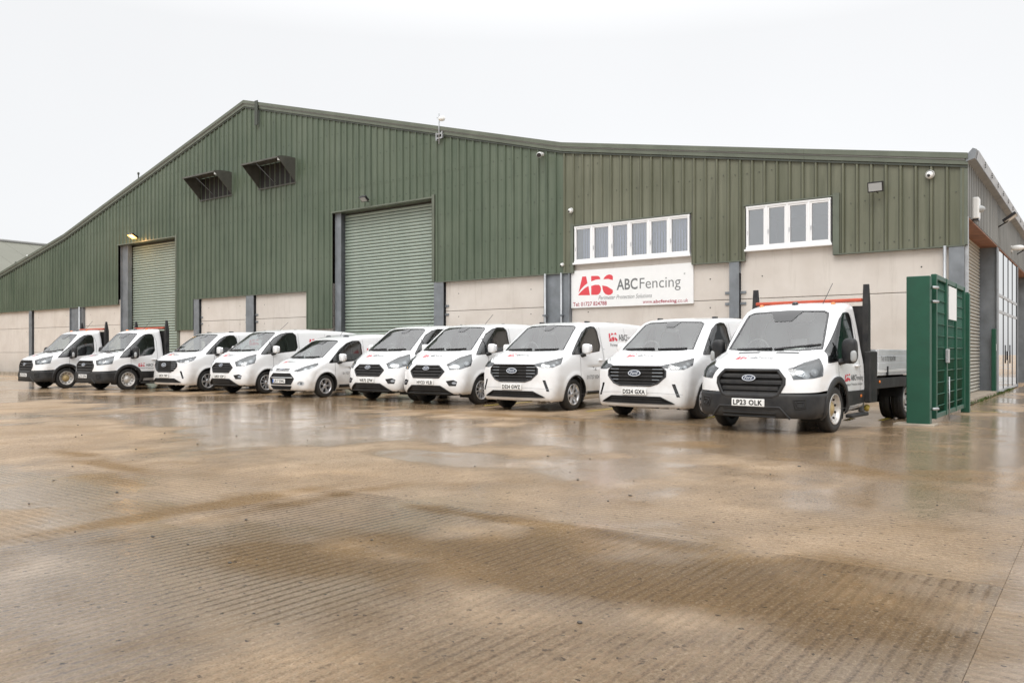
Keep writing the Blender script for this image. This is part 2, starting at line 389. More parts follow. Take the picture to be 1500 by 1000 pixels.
# ------------------------------------------------------------------ vehicle bodies: rounded intersection of side, plan and section shapes
def spline(pts, n=7):
    out = []; P = [np.array(p[:2], float) for p in pts]; C = [len(p) > 2 for p in pts]; N = len(P)
    for i in range(N):
        p1, p2 = P[i], P[(i + 1) % N]
        p0 = P[i - 1] if not C[i] else 2 * p1 - p2
        p3 = P[(i + 2) % N] if not C[(i + 1) % N] else 2 * p2 - p1
        t0, t1 = 0, np.linalg.norm(p1 - p0) ** .5 + 1e-9; t2 = t1 + np.linalg.norm(p2 - p1) ** .5 + 1e-9; t3 = t2 + np.linalg.norm(p3 - p2) ** .5 + 1e-9
        for k in range(n):
            t = t1 + (t2 - t1) * k / n
            a1 = (t1 - t) / (t1 - t0) * p0 + (t - t0) / (t1 - t0) * p1; a2 = (t2 - t) / (t2 - t1) * p1 + (t - t1) / (t2 - t1) * p2; a3 = (t3 - t) / (t3 - t2) * p2 + (t - t2) / (t3 - t2) * p3
            bb1 = (t2 - t) / (t2 - t0) * a1 + (t - t0) / (t2 - t0) * a2; bb2 = (t3 - t) / (t3 - t1) * a2 + (t - t1) / (t3 - t1) * a3
            out.append((t2 - t) / (t2 - t1) * bb1 + (t - t1) / (t2 - t1) * bb2)
    return np.array(out)
def sdf_table(poly, x0, x1, z0, z1, h):
    xs = np.arange(x0, x1 + h, h); zs = np.arange(z0, z1 + h, h); X, Z = np.meshgrid(xs, zs, indexing='ij')
    d = np.full(X.shape, 1e9); s = np.ones(X.shape, bool)
    for i in range(len(poly)):
        a = poly[i]; b = poly[i - 1]; e = b - a; wx, wz = X - a[0], Z - a[1]
        t = np.clip((wx * e[0] + wz * e[1]) / (e @ e + 1e-12), 0, 1)
        d = np.minimum(d, (wx - e[0] * t) ** 2 + (wz - e[1] * t) ** 2)
        c1 = Z >= a[1]; c2 = Z < b[1]; c3 = e[0] * wz > e[1] * wx
        s ^= (c1 & c2 & c3) | (~c1 & ~c2 & ~c3)
    return np.where(s, 1, -1) * np.sqrt(d)
def smax(a, b, k):
    h = np.maximum(k - np.abs(a - b), 0) / k
    return np.maximum(a, b) + h * h * k * .25
class Body:
    def __init__(s, prof, W, L, H, kpull, R0=.095, R1=.135, arches=(), groove=None, hcrease=None, taper=.05, cell=.036):
        s.__dict__.update(locals())
        s.h = .01; s.b0 = (-.4, -.2); s.tab = sdf_table(spline(prof), -.4, L + .4, -.2, H + .4, s.h)
        s.wz = np.array([w[0] for w in W]); s.ww = np.array([w[1] for w in W])
        from_z = np.linspace(-.3, H + .5, 200); ww = np.interp(from_z, s.wz, s.ww)
        ker = np.ones(13) / 13; s.fz = from_z; s.fw = np.convolve(np.pad(ww, 6, 'edge'), ker, 'valid')
        s.kz = np.array([k[0] for k in kpull]); s.kk = np.array([k[1] for k in kpull])
    def side(s, x, z):
        u = np.clip((x - s.b0[0]) / s.h, 0, s.tab.shape[0] - 1.001); v = np.clip((z - s.b0[1]) / s.h, 0, s.tab.shape[1] - 1.001)
        i = u.astype(int); j = v.astype(int); fu = u - i; fv = v - j; T = s.tab
        return (T[i, j] * (1 - fu) + T[i + 1, j] * fu) * (1 - fv) + (T[i, j + 1] * (1 - fu) + T[i + 1, j + 1] * fu) * fv
    def f(s, x, y, z):
        q = np.abs(y) / s.ww.max()
        k = np.interp(z, s.kz, s.kk); fade = np.clip((2.6 - x) / 1.2, 0, 1); fade = fade * fade * (3 - 2 * fade)
        xp = x - k * fade * (.35 * q ** 2 + .65 * q ** 4)
        zp = z + .035 * q * q * np.clip((z - .9) / .6, 0, 1)
        w = np.interp(z, s.fz, s.fw) * (1 - s.taper * np.clip(1 - x / 1.0, 0, 1) ** 2)
        for (ax, az, ar) in s.arches:
            r = np.hypot(x - ax, z - az); w = w + .020 * np.exp(-((r - ar) / .045) ** 2)
        if s.groove: w = w - s.groove[1] * np.exp(-((z - s.groove[0]) / .026) ** 2) * np.clip((x - 1.3) / .3, 0, 1)
        if s.hcrease:
            yc = s.hcrease[0]; zp = zp - s.hcrease[1] * np.exp(-((np.abs(y) - yc) / .07) ** 2) * np.clip((z - .85) / .2, 0, 1) * np.clip((1.15 - x) / .25, 0, 1)
        a = s.side(xp, zp); b = (np.abs(y) - w) * .97
        kk = s.R0 + (s.R1 - s.R0) * np.clip((z - .7) / .4, 0, 1)
        return smax(a, b, kk)
    def mesh(s):
        c = s.cell; wmax = s.ww.max() + .06
        xs = np.arange(-.10, s.L + .12, c); ys = np.arange(-math.ceil(wmax / c) * c - c / 2, wmax + c, c); zs = np.arange(.05, s.H + .12, c)
        X, Y, Z = np.meshgrid(xs, ys, zs, indexing='ij'); F = s.f(X, Y, Z); ins = F < 0
        cc = np.zeros([n - 1 for n in F.shape], int)
        for i in (0, 1):
            for j in (0, 1):
                for k in (0, 1): cc += ins[i:i + cc.shape[0], j:j + cc.shape[1], k:k + cc.shape[2]]
        act = (cc > 0) & (cc < 8); idx = -np.ones(cc.shape, int); I = np.argwhere(act); idx[act] = np.arange(len(I))
        P = np.stack([xs[I[:, 0]] + c / 2, ys[I[:, 1]] + c / 2, zs[I[:, 2]] + c / 2], 1)
        e = 2e-3
        for it in range(6):
            f0 = s.f(*P.T); g = np.stack([s.f(P[:, 0] + (e if a == 0 else 0), P[:, 1] + (e if a == 1 else 0), P[:, 2] + (e if a == 2 else 0)) - f0 for a in range(3)], 1) / e
            st = g * (f0 / np.maximum((g * g).sum(1), .3))[:, None]
            P = P - np.clip(st, -c * .6, c * .6)
        Fs = []
        for ax in range(3):
            o1, o2 = [(1, 2), (2, 0), (0, 1)][ax]
            sl0 = [slice(None)] * 3; sl1 = [slice(None)] * 3; sl0[ax] = slice(0, -1); sl1[ax] = slice(1, None)
            d = ins[tuple(sl0)] != ins[tuple(sl1)]; E = np.argwhere(d); flip = ins[tuple(sl0)][d]
            ok = (E[:, o1] > 0) & (E[:, o2] > 0) & (E[:, o1] < F.shape[o1] - 1) & (E[:, o2] < F.shape[o2] - 1); E = E[ok]; flip = flip[ok]
            q = []
            for (p1, p2) in ((1, 1), (0, 1), (0, 0), (1, 0)):
                T = E.copy(); T[:, o1] -= p1; T[:, o2] -= p2; q.append(idx[T[:, 0], T[:, 1], T[:, 2]])
            q = np.stack(q, 1); q[~flip] = q[~flip][:, ::-1]; Fs.append(q)
        return P, np.concatenate(Fs)

DSIDE = Vector((0, 1, 0)); DFRONT = Vector((1, 0, 0)); DOBL = Vector((.72, .69, 0)).normalized(); DDOWN = Vector((0, 0, -1))
def mir(p): return Vector((p[0], -p[1], p[2]))
def frame(d):
    up = Vector((0, 0, 1)) if abs(d.z) < .9 else Vector((1, 0, 0))
    e1 = d.cross(up).normalized(); return e1, e1.cross(d).normalized()
def inpoly(p, poly):
    c = False; n = len(poly)
    for i in range(n):
        a = poly[i]; b = poly[i - 1]
        if (a[1] > p[1]) != (b[1] > p[1]) and p[0] < (b[0] - a[0]) * (p[1] - a[1]) / (b[1] - a[1]) + a[0]: c = not c
    return c
def smooth_poly(pts, it=2, keep=.25):
    pts = [Vector(p) for p in pts]
    for _ in range(it):
        o = []
        for i in range(len(pts)):
            a, b = pts[i], pts[(i + 1) % len(pts)]; o += [a.lerp(b, keep), a.lerp(b, 1 - keep)]
        pts = o
    return pts

class Van:
    """cuts a body shell into parts and lays pieces on it"""
    def __init__(s, name, body):
        P, F = body.mesh(); s.body = body
        s.root = empty(name)
        s.bm = bmesh.new(); vs = [s.bm.verts.new(p) for p in P.tolist()]
        for q in F.tolist():
            try: s.bm.faces.new([vs[i] for i in q])
            except ValueError: pass
        s.bm.normal_update()
        s.tree = BVHTree.FromPolygons(P.tolist(), F.tolist())
        dl = [f for f in s.bm.faces if f.normal.z < -.88 and f.calc_center_median().z < .5]
        bmesh.ops.delete(s.bm, geom=dl, context='FACES')
    def cut(s, pts, d, facing=.12):
        e1, e2 = frame(d); pts = [Vector(p) for p in pts]; pl = [(p.dot(e1), p.dot(e2)) for p in pts]
        u0 = min(p[0] for p in pl) - .08; u1 = max(p[0] for p in pl) + .08; v0 = min(p[1] for p in pl) - .08; v1 = max(p[1] for p in pl) + .08
        fs = []
        for f in s.bm.faces:
            if f.normal.dot(d) < -facing:
                c = f.calc_center_median(); u = c.dot(e1); v = c.dot(e2)
                if u0 < u < u1 and v0 < v < v1: fs.append(f)
        for i in range(len(pts)):
            ed = pts[i] - pts[i - 1]; no = ed.cross(d)
            if no.length < 1e-6: continue
            # only the faces near this edge's own span
            g = set(fs)
            for f in fs: g.update(f.edges); g.update(f.verts)
            r = bmesh.ops.bisect_plane(s.bm, geom=list(g), dist=1e-6, plane_co=pts[i], plane_no=no.normalized())
            fs = [x for x in r['geom'] if isinstance(x, bmesh.types.BMFace)]
        out = []
        for f in fs:
            c = f.calc_center_median()
            if inpoly((c.dot(e1), c.dot(e2)), pl): out.append(f)
        return out
    def take(s, faces, name=None, mat=None, off=0., skirt=0., parent=None, largest=False):
        """lift faces out of the shell as a part of their own"""
        if largest:
            left = set(faces); best = []
            while left:
                st = [left.pop()]; comp = [st[0]]
                while st:
                    f = st.pop()
                    for e in f.edges:
                        for g in e.link_faces:
                            if g in left: left.remove(g); st.append(g); comp.append(g)
                if len(comp) > len(best): best = comp
            faces = best
        if name:
            vm = {}; mb = MB(); vs = []
            for f in faces:
                for v in f.verts:
                    if v not in vm: vm[v] = len(vs); vs.append(v.co + v.normal * off)
            fl = [[vm[v] for v in f.verts] for f in faces]; mb.add(vs, fl, True)
            if skirt:
                fset = set(faces)
                be = [e for e in {e for f in faces for e in f.edges} if sum(1 for f in e.link_faces if f in fset) == 1]
                sv = []; sf = []
                for e in be:
                    a, b = e.verts; o = len(sv)
                    sv += [a.co + a.normal * off, b.co + b.normal * off, b.co + b.normal * skirt, a.co + a.normal * skirt]; sf.append((o, o + 1, o + 2, o + 3))
                mb.add(sv, sf, False)
            ob = mb.build(name, mat, parent or s.root)
        else: ob = None
        bmesh.ops.delete(s.bm, geom=faces, context='FACES')
        return ob
    def hit(s, p, d):
        r = s.tree.ray_cast(p - d * 4, d)
        if r[0] is None:
            r = s.tree.find_nearest(p)
        return r[0], r[1]
    def ribbon(s, pts, d, w, name, mat, off=.0025, closed=False, parent=None, step=.05, thick=0.):
        pts = [Vector(p) for p in pts]; P = []
        seq = pts + [pts[0]] if closed else pts
        for a, b in zip(seq, seq[1:]):
            n = max(1, int((b - a).length / step)); P += [a.lerp(b, i / n) for i in range(n)]
        if not closed: P.append(pts[-1])
        H = [s.hit(p, d) for p in P]; N = len(H); vs = []; fs = []
        for i in range(N):
            a = H[i - 1][0] if (closed or i > 0) else H[i][0]; b = H[(i + 1) % N][0] if (closed or i < N - 1) else H[i][0]
            t = (b - a); n = H[i][1]; sd = n.cross(t)
            sd = sd.normalized() if sd.length > 1e-6 else Vector((0, 0, 1))
            c = H[i][0]
            if thick: vs += [c + sd * w / 2 - n * .01, c + sd * w / 2 + n * (off + thick * .6), c + sd * w * .2 + n * (off + thick), c - sd * w * .2 + n * (off + thick), c - sd * w / 2 + n * (off + thick * .6), c - sd * w / 2 - n * .01]
            else: vs += [c + sd * w / 2 + n * off, c - sd * w / 2 + n * off]
        k = 6 if thick else 2
        for i in range(N if closed else N - 1):
            j = (i + 1) % N
            for q in range(k - 1): fs.append((i * k + q, i * k + q + 1, j * k + q + 1, j * k + q))
        return MB().add(vs, fs, True).build(name, mat, parent or s.root)
    def patch(s, pts, d, name, mat, off=.004, back=-.01, res=.06, parent=None, mb=None):
        e1, e2 = frame(d); pts = [Vector(p) for p in pts]; dense = []
        for a, b in zip(pts, pts[1:] + pts[:1]):
            n = max(1, int((b - a).length / res)); dense += [a.lerp(b, i / n) for i in range(n)]
        pl = [Vector((p.dot(e1), p.dot(e2))) for p in dense]; base = pts[0].dot(d); nb = len(pl); q = list(pl)
        us = [p.x for p in pl]; vs_ = [p.y for p in pl]
        u = min(us) + res / 2
        while u < max(us):
            v = min(vs_) + res / 2
            while v < max(vs_):
                if inpoly((u, v), pl) and min((Vector((u, v)) - p).length for p in pl) > res * .45: q.append(Vector((u, v)))
                v += res
            u += res
        vo, eo, fo, *_ = delaunay_2d_cdt(q, [], [list(range(nb))], 1, 1e-6)
        V = []; B = []
        for p in vo:
            h, n = s.hit(e1 * p.x + e2 * p.y + d * base, d); V.append(h + n * off); B.append(h + n * back)
        mb2 = mb or MB(); mb2.add(V, fo, True)
        # rim so the piece has thickness
        ec = {}
        for f in fo:
            for a, b in zip(f, f[1:] + f[:1]): ec[(min(a, b), max(a, b))] = ec.get((min(a, b), max(a, b)), 0) + 1
        rv = []; rf = []
        for (a, b), c in ec.items():
            if c == 1: o = len(rv); rv += [V[a], V[b], B[b], B[a]]; rf.append((o, o + 1, o + 2, o + 3))
        mb2.add(rv, rf, False)
        return None if mb else mb2.build(name, mat, parent or s.root)
    def lay(s, vf, origin, e1, e2, d, mb, off=.004):
        v, f = vf; origin = Vector(origin); V = []
        for x, y in v:
            h, n = s.hit(origin + e1 * x + e2 * y, d); V.append(h + n * off)
        mb.add(V, f, False)
    def finish(s, mat, rear=2.2, zc=1.2):
        s.bm.normal_update(); vm = {}; vs = []; fl = []
        for f in s.bm.faces:
            c = f.calc_center_median()
            if .5 < c.x < rear and c.z > zc:
                for v in f.verts:
                    if v not in vm: vm[v] = len(vs); vs.append(v.co - v.normal * .016)
                fl.append([vm[v] for v in f.verts])
        MB().add(vs, fl, False).build('cab_lining', M['headliner'], s.root)
        mb = MB(); s.bm.verts.index_update(); s.bm.verts.ensure_lookup_table()
        bmesh.ops.delete(s.bm, geom=[v for v in s.bm.verts if not v.link_faces], context='VERTS'); s.bm.verts.index_update()
        mb.add([v.co[:] for v in s.bm.verts], [[v.index for v in f.verts] for f in s.bm.faces], True)
        s.bm.free(); return mb.build('body', mat, s.root)

XV = Vector((1, 0, 0)); YV = Vector((0, 1, 0)); ZV = Vector((0, 0, 1))
def both(fn):
    fn(lambda p: Vector(p), 1); fn(mir, -1)
def sdir(d, sg): return Vector((d.x, d.y * sg, d.z))

# ---- wheels (axis y, outer face towards -y)
def wheel_meshes(Rw, wd, style):
    rr = Rw * .66
    t = MB().lathe_y([(rr, wd * .42), (Rw * .86, wd * .48), (Rw * .97, wd * .42), (Rw, wd * .25), (Rw, -wd * .25), (Rw * .975, -wd * .42), (Rw * .90, -wd * .49), (Rw * .78, -wd * .50), (rr, -wd * .44)], 36)
    for k in range(3):   # tread grooves as raised bands
        y = (-.14 + .14 * k) * wd; t.lathe_y([(Rw + .0, y - .02), (Rw + .006, y - .015), (Rw + .006, y + .015), (Rw, y + .02)], 36)
    rim = MB(); dark = MB(); hub = None
    rim.lathe_y([(rr + .004, -wd * .44), (rr + .004, -wd * .49), (rr - .012, -wd * .49), (rr - .025, -wd * .36), (rr - .05, wd * .3)], 36)
    if style == 'steel':
        rim.lathe_y([(rr - .02, -wd * .22), (rr * .80, -wd * .20), (rr * .60, -wd * .02), (rr * .50, wd * .02), (.0, wd * .02)], 32)
        for k in range(10):
            a = 2 * math.pi * k / 10; c = (math.cos(a) * rr * .74, -wd * .16, math.sin(a) * rr * .74)
            dark.ell(c, (.020, .02, .020), 2, 8, 6)
        hub = MB().lathe_y([(rr * .50, wd * .0), (rr * .50, -wd * .16), (rr * .46, -wd * .20), (rr * .34, -wd * .22), (rr * .30, -wd * .30), (.0, -wd * .31)], 20)
    else:
        dark.lathe_y([(rr - .04, -wd * .12), (.0, -wd * .12)], 28)
        rim.lathe_y([(.060, -wd * .25), (.060, -wd * .38), (.035, -wd * .40), (0, -wd * .40)], 16)
        n, hw, split = {'custom': (10, .017, 0), 'custom_new': (6, .034, 0), 'connect': (5, .016, .16)}[style]
        for k in range(n):
            for sgn in ((-1, 1) if split else (0,)):
                a = 2 * math.pi * k / n + .2; a1 = a + sgn * split
                ca, sa, cb, sb = math.cos(a), math.sin(a), math.cos(a1), math.sin(a1)
                p0 = Vector((ca * .05, -wd * .34, sa * .05)); p1 = Vector((cb * (rr - .012), -wd * .44, sb * (rr - .012)))
                tn = Vector((-sb, 0, cb)); w0, w1 = hw * .8, hw * 1.25
                f0, f1 = Vector((0, -.008, 0)), Vector((0, .03, 0))
                vs = [p0 - tn * w0 + f1, p0 - tn * w0 * .6 + f0, p0 + tn * w0 * .6 + f0, p0 + tn * w0 + f1, p1 - tn * w1 + f1, p1 - tn * w1 * .7 + f0, p1 + tn * w1 * .7 + f0, p1 + tn * w1 + f1]
                rim.add(vs, [(0, 4, 5, 1), (1, 5, 6, 2), (2, 6, 7, 3)])
    return t, rim, dark, hub
def add_wheels(V, spots, Rw, wd, style, hubmat=None):
    t, rim, dark, hub = wheel_meshes(Rw, wd, style)
    tm = t.mesh('tyre', M['rubber']); rm = rim.mesh('rim', M['steel_rim'] if style == 'steel' else M['alloy'])
    dm = dark.mesh('wheel_holes', M['under']); hm = hub.mesh('hub', hubmat or M['hub_gold']) if hub else None
    for (x, y) in spots:
        w = empty('wheel', (x, y, Rw - .003), 0 if y < 0 else math.pi, V.root)
        w.rotation_euler.y = random.uniform(0, 1)
        link('tyre', tm, w); link('rim', rm, w); link('wheel_holes', dm, w, 'stuff')
        if hm: link('hub', hm, w)

def badge(V, y0, z, w, h, d=DFRONT, x0=0.):
    pts = [(x0, y0 + w / 2 * math.cos(a), z + h / 2 * math.sin(a)) for a in np.linspace(0, 2 * math.pi, 22, endpoint=False)]
    r = V.patch(pts, d, 'badge', M['chrome'], .022, -.04, .05)
    pts = [(x0, y0 + w * .43 * math.cos(a), z + h * .40 * math.sin(a)) for a in np.linspace(0, 2 * math.pi, 20, endpoint=False)]
    V.patch(pts, d, 'badge_face', M['badge'], .025, .018, .05, parent=r)
    mb = MB(); V.lay(fit2d(text2d('Ford', .012, .35), -w * .30, -h * .20, w * .60, h * .46), (x0, y0, z), -YV, ZV, d, mb, .028)
    mb.build('badge_lettering', M['chrome'], r)

def livery(V, side_x=None, side_z=None, side_h=.16, hood=None, door=None, door_logo=None):
    """red mark and grey lettering laid on the panels"""
    for sg in (1, -1):
        d = sdir(DSIDE, sg); e1 = XV * sg
        def place(x, z, fn):
            # x = front end of the lettering block; on the far side it reads the other way
            fn(x, z)
        if side_x is not None or door_logo is not None:
            x, z, h = (side_x, side_z, side_h) if side_x is not None else door_logo
            tot = h * 7.4; xo = x if sg > 0 else x + tot
            o = Vector((xo, -sg * 1.0, z)); mr_ = MB(); mg = MB()
            for p in logo2d(0, 0, h * 1.95, h): V.lay((p, [tuple(range(len(p)))]), o, e1, ZV, d, mr_)
            V.lay(base2d(text2d('ABC', .02), h * 2.25, h * .12, h * .98, h * .98), o, e1, ZV, d, mg)
            V.lay(base2d(text2d('Fencing'), h * 4.15, h * .12, h * .92, h * .98), o, e1, ZV, d, mg)
            V.lay(fit2d(text2d('Perimeter Protection Solutions', 0, .25), h * .1, -h * .55, h * 6.6, h * .34), o, e1, ZV, d, mg)
            mr_.build('logo', M['red'], V.root); mg.build('lettering', M['grey_text'], V.root, 'stuff')
        if door:
            x, z, h = door; o = Vector((x if sg > 0 else x + .72, -sg * 1.0, z)); mb = MB()
            V.lay(fit2d(text2d('01727 824788', .006), 0, 0, h * 8.5, h), o, e1, ZV, d, mb)
            V.lay(fit2d(text2d('Tel', .006), h * 3.1, h * 2.1, h * 1.7, h), o, e1, ZV, d, mb)
            mb.build('lettering', M['grey_text'], V.root, 'stuff')
    if hood:
        x, h = hood; mr_ = MB(); mg = MB(); o = Vector((x, .42, 3)); d = DDOWN
        for p in logo2d(0, 0, h * 1.3, h): V.lay((p, [tuple(range(len(p)))]), o, -YV, XV, d, mr_)
        V.lay(base2d(text2d('ABC', .02), h * 1.55, h * .15, h * .55, h * .75), o, -YV, XV, d, mg)
        V.lay(base2d(text2d('Fencing'), h * 2.6, h * .15, h * .52, h * .75), o, -YV, XV, d, mg)
        mr_.build('logo', M['red'], V.root); mg.build('lettering', M['grey_text'], V.root, 'stuff')

def plate(root, body_van, x, z, text, tilt=0., blue=False):
    """front number plate, flat; text reads as it stands"""
    p = MB().bbox((x - .022, -.265, z - .058), (x - .004, .265, z + .058), .006).build('number_plate', M['plate'], root)
    v, f = fit2d(text2d(text, .034, 0, 1.1), -.238 if not blue else -.19, -.041, .476 if not blue else .435, .082)
    MB().add([(x - .0245, -a, z + b) for a, b in v], f).build('plate_lettering', M['black_text'], p, 'stuff')
    if blue: MB().box((x - .0242, .215, z - .05), (x - .02, .258, z + .05)).build('plate_band', M['plate_blue'], p)
    return p

def interior(V, cx, cz, rear, w, floor, seatx, roofz, steer_x):
    r = V.root
    MB().bbox((cx - .12, -w + .06, cz - .42), (cx + .30, w - .06, cz - .035), .06).build('dashboard', M['dash'], r)
    # cab lining: floor, bulkhead
    MB().box((.75, -w + .05, floor), (rear, w - .05, floor + .03)).build('cab_floor', M['under'], r)
    bk = MB().box((rear - .03, -w + .09, floor), (rear, w - .09, roofz - .10)).build('bulkhead', M['bulkhead'], r)
    for y0, wd in ((-.46, .25), (.30, .24), (.62, .0)):
        if not wd: continue
        st = MB().ell((seatx, y0, floor + .38), (.26, wd, .11)).build('seat', M['seat'], r)
        MB().ell((seatx + .27, y0, floor + .75), (.10, wd * .96, .36)).build('backrest', M['seat'], st)
        MB().ell((seatx + .30, y0, floor + 1.16), (.05, .13, .10)).build('headrest', M['seat'], st)
    sw = [(steer_x + .02 * 0 + .10 * math.sin(a) * .35, .40 + .19 * math.cos(a), cz + .03 + .17 * math.sin(a)) for a in np.linspace(0, 2 * math.pi, 19)]
    MB().tube(sw, .016, 6, False).build('steering_wheel', M['dash'], r)
    MB().ell((cx + .62, 0, roofz - .26), (.03, .13, .045)).build('interior_mirror', M['dash'], r)

def mirrors(V, x, y, z, white=True, big=False):
    for sg in (1, -1):
        a = MB().tube([(x - .10, -sg * (y - .09), z - .08), (x - .05, -sg * (y + .02), z - .075), (x, -sg * (y + .12), z - .05)], [.06, .05, .045], 8)
        m = a.build('mirror_arm', M['plastic'], V.root)
        if big:
            h = MB().ell((x, -sg * (y + .17), z + .10), (.085, .115, .20), 3.4)
            MB().ell((x - .055, -sg * (y + .245), z + .02), (.04, .045, .09), 3).build('mirror_indicator', M['flood'], m)
        else: h = MB().ell((x, -sg * (y + .14), z + .065), (.062, .095, .112), 4.2)
        h.build('mirror_housing', M['white'] if white else M['plastic'], m)
        gx = .088
        MB().ell((x + .062, -sg * (y + .15 + (.02 if big else 0)), z + (.10 if big else .07)), (.028, .095, .15 if big else .095), 4).build('mirror_glass', M['chrome'], m)

def wipers(V, segs):
    for a, b in segs: V.ribbon([a, b], DFRONT, .022, 'wiper', M['gloss_black'], .012, thick=.014)

def arch_cut(V, spots, Rw, gap=.055, lip=None):
    for (x, zc) in spots:
        for sg in (1, -1):
            ra = Rw + gap
            pts = [(x + ra * math.cos(a), -sg * 1.0, zc + ra * math.sin(a)) for a in np.linspace(-.35, math.pi + .35, 16)]
            pts += [(x - ra * 1.0, -sg, -.2), (x + ra * 1.0, -sg, -.2)]
            V.take(V.cut(pts, sdir(DSIDE, sg), .1))
            ln = MB(); A = np.linspace(-.45, math.pi + .45, 18); vs = []
            for a in A:
                for yy in (.97, .55): vs.append((x + (ra + .002) * math.cos(a), -sg * (yy if yy < .9 else V.body.ww.max() - .045), zc + (ra + .002) * math.sin(a)))
            ln.add(vs, [(2 * i, 2 * i + 1, 2 * i + 3, 2 * i + 2) for i in range(len(A) - 1)], True)
            n = len(vs); ln.add([(x, -sg * .56, zc)] + [(x + ra * math.cos(a), -sg * .56, zc + ra * math.sin(a)) for a in A], [(0, i + 1, i + 2) for i in range(len(A) - 1)])
            ln.build('wheel_arch_liner', M['under'], V.root)
            ring = [(x + (ra + (.045 if lip else .006)) * math.cos(a), -sg, zc + (ra + (.045 if lip else .006)) * math.sin(a)) for a in np.linspace(-.30, math.pi + .30, 22)]
            V.ribbon(ring, sdir(DSIDE, sg), .10 if lip else .026, 'wheel_arch_trim', M['plastic'], .004, thick=.012)

def glaze(V, win, screen, rear_x, quarter=None, sw_=.17, sh_=.12):
    """windscreen and door windows as openings with glass in them"""
    for sg in (1, -1):
        d = sdir(DSIDE, sg); P = [(x, -sg * 1.0, z) for x, z in win]
        V.take(V.cut(P, d, .05), 'door_window', M['side_glass'], -.006, largest=True)
        V.ribbon(P, d, .026, 'window_seal', M['gloss_black'], .003, closed=True)
        if quarter:
            x, z0, z1 = quarter; V.ribbon([(x, -sg, z0), (x + .03, -sg, z1)], d, .035, 'window_pillar', M['gloss_black'], .006)
    P = [(0, y, z) for y, z in screen]
    V.take(V.cut(P, DFRONT, .1), 'windscreen', M['glass'], -.004)
    V.ribbon(P, DFRONT, .034, 'windscreen_seal', M['gloss_black'], .002, closed=True)
    top = max(z for _, z in screen)
    V.patch([(0, -sw_, top - .005), (0, sw_, top - .005), (0, sw_ * .5, top - sh_), (0, -sw_ * .5, top - sh_)], DFRONT, 'windscreen_sensor_panel', M['gloss_black'], .003, 0)

def headlamps(V, pts, bowls, dark=True):
    for sg in (1, -1):
        d = sdir(DOBL, sg); P = [Vector((p[0], p[1] * sg, p[2])) for p in pts]
        fs = V.cut(P, d, .05)
        hd = V.take(fs, 'headlight', M['lampdark'], -.055, .002)
        c = sum(P, Vector()) / len(P)
        V.patch([p + (c - p) * .01 for p in P], d, 'headlight_lens', M['lens'], .003, -.004, .07, parent=hd)
        for (i, j, t, r) in bowls:
            q = P[i].lerp(P[j], t).lerp(c, .45); e1, e2 = frame(d)
            ring = [q + e1 * r * 1.25 * math.cos(a) + e2 * r * math.sin(a) for a in np.linspace(0, 2 * math.pi, 12, endpoint=False)]
            V.patch(ring, d, 'headlight_bowl', M['reflector'], -.022, -.05, .06, parent=hd)
            ring = [q + e1 * r * .45 * math.cos(a) + e2 * r * .45 * math.sin(a) for a in np.linspace(0, 2 * math.pi, 8, endpoint=False)]
            V.patch(ring, d, 'headlight_bulb', M['silver'], -.018, -.03, .06, parent=hd)
        a, b = P[0].lerp(c, .18), P[1].lerp(c, .22)
        V.ribbon([a, b], d, .016, 'running_light', M['reflector'], -.02, thick=.008, parent=hd)

def grille(V, pts, bars, yy, bw=.05, depth=.05, rim=.04, rimmat='plastic', barmat='plastic'):
    P = [(0, y, z) for y, z in pts]
    g = V.take(V.cut(P, DFRONT, .1), 'grille', M['under'], -depth, .002)
    for z in bars:
        w = yy(z); V.ribbon([(0, -w, z), (0, w, z)], DFRONT, bw, 'grille_bar', M[barmat], -.03, thick=.028, parent=g)
    V.ribbon(P, DFRONT, rim, 'grille_frame', M[rimmat], .002, closed=True, thick=.014, parent=g)
    return g

def door_lines(V, xf, xr, z0, win_low, ztop, slide=None):
    for sg in (1, -1):
        d = sdir(DSIDE, sg)
        V.ribbon([(xf, -sg, win_low), (xf + .005, -sg, z0 + .25), (xf + .06, -sg, z0)], d, .008, 'door_seam', M['seam'])
        V.ribbon([(xf + .06, -sg, z0), (xr - .02, -sg, z0)], d, .008, 'door_seam', M['seam'])
        V.ribbon([(xr - .02, -sg, z0), (xr, -sg, z0 + .2), (xr, -sg, ztop - .25), (xr - .08, -sg, ztop - .02)], d, .008, 'door_seam', M['seam'])
        if slide:
            x2, zs = slide
            V.ribbon([(xr + .03, -sg, z0 + .02), (xr + .03, -sg, ztop)], d, .007, 'door_seam', M['seam'])
            V.ribbon([(x2, -sg, z0 + .02), (x2, -sg, ztop)], d, .007, 'door_seam', M['seam'])
            V.ribbon([(x2, -sg, zs), (V.body.L - .25, -sg, zs)], d, .022, 'door_rail', M['seam'])
        h = MB().ell((xr - .14, -sg * (V.body.ww.max() + .012), win_low - .15 if win_low > 1.1 else win_low - .08), (.10, .022, .022), 3)
        h.build('door_handle', M['white'], V.root)
        if slide: MB().ell((xr + .16, -sg * (V.body.ww.max() + .012), win_low - .15 if win_low > 1.1 else win_low - .08), (.10, .022, .022), 3).build('door_handle', M['white'], V.root)

def underbody(V, x0, x1, w, z0, z1, wheels):
    mb = MB(); mb.box((x0, -w + .38, z0), (x1, w - .38, z1))
    prev = x0
    for xw, r in wheels:
        if xw - r > prev: mb.box((prev, -w + .07, z0 + .03), (xw - r, w - .07, z1 - .03))
        prev = xw + r
    mb.box((prev, -w + .07, z0 + .03), (x1, w - .07, z1 - .03))
    mb.build('underbody', M['under'], V.root)
    for xw, r in wheels: MB().tube([(xw, -w + .2, .33), (xw, w - .2, .33)], .05, 8).build('axle', M['under'], V.root)

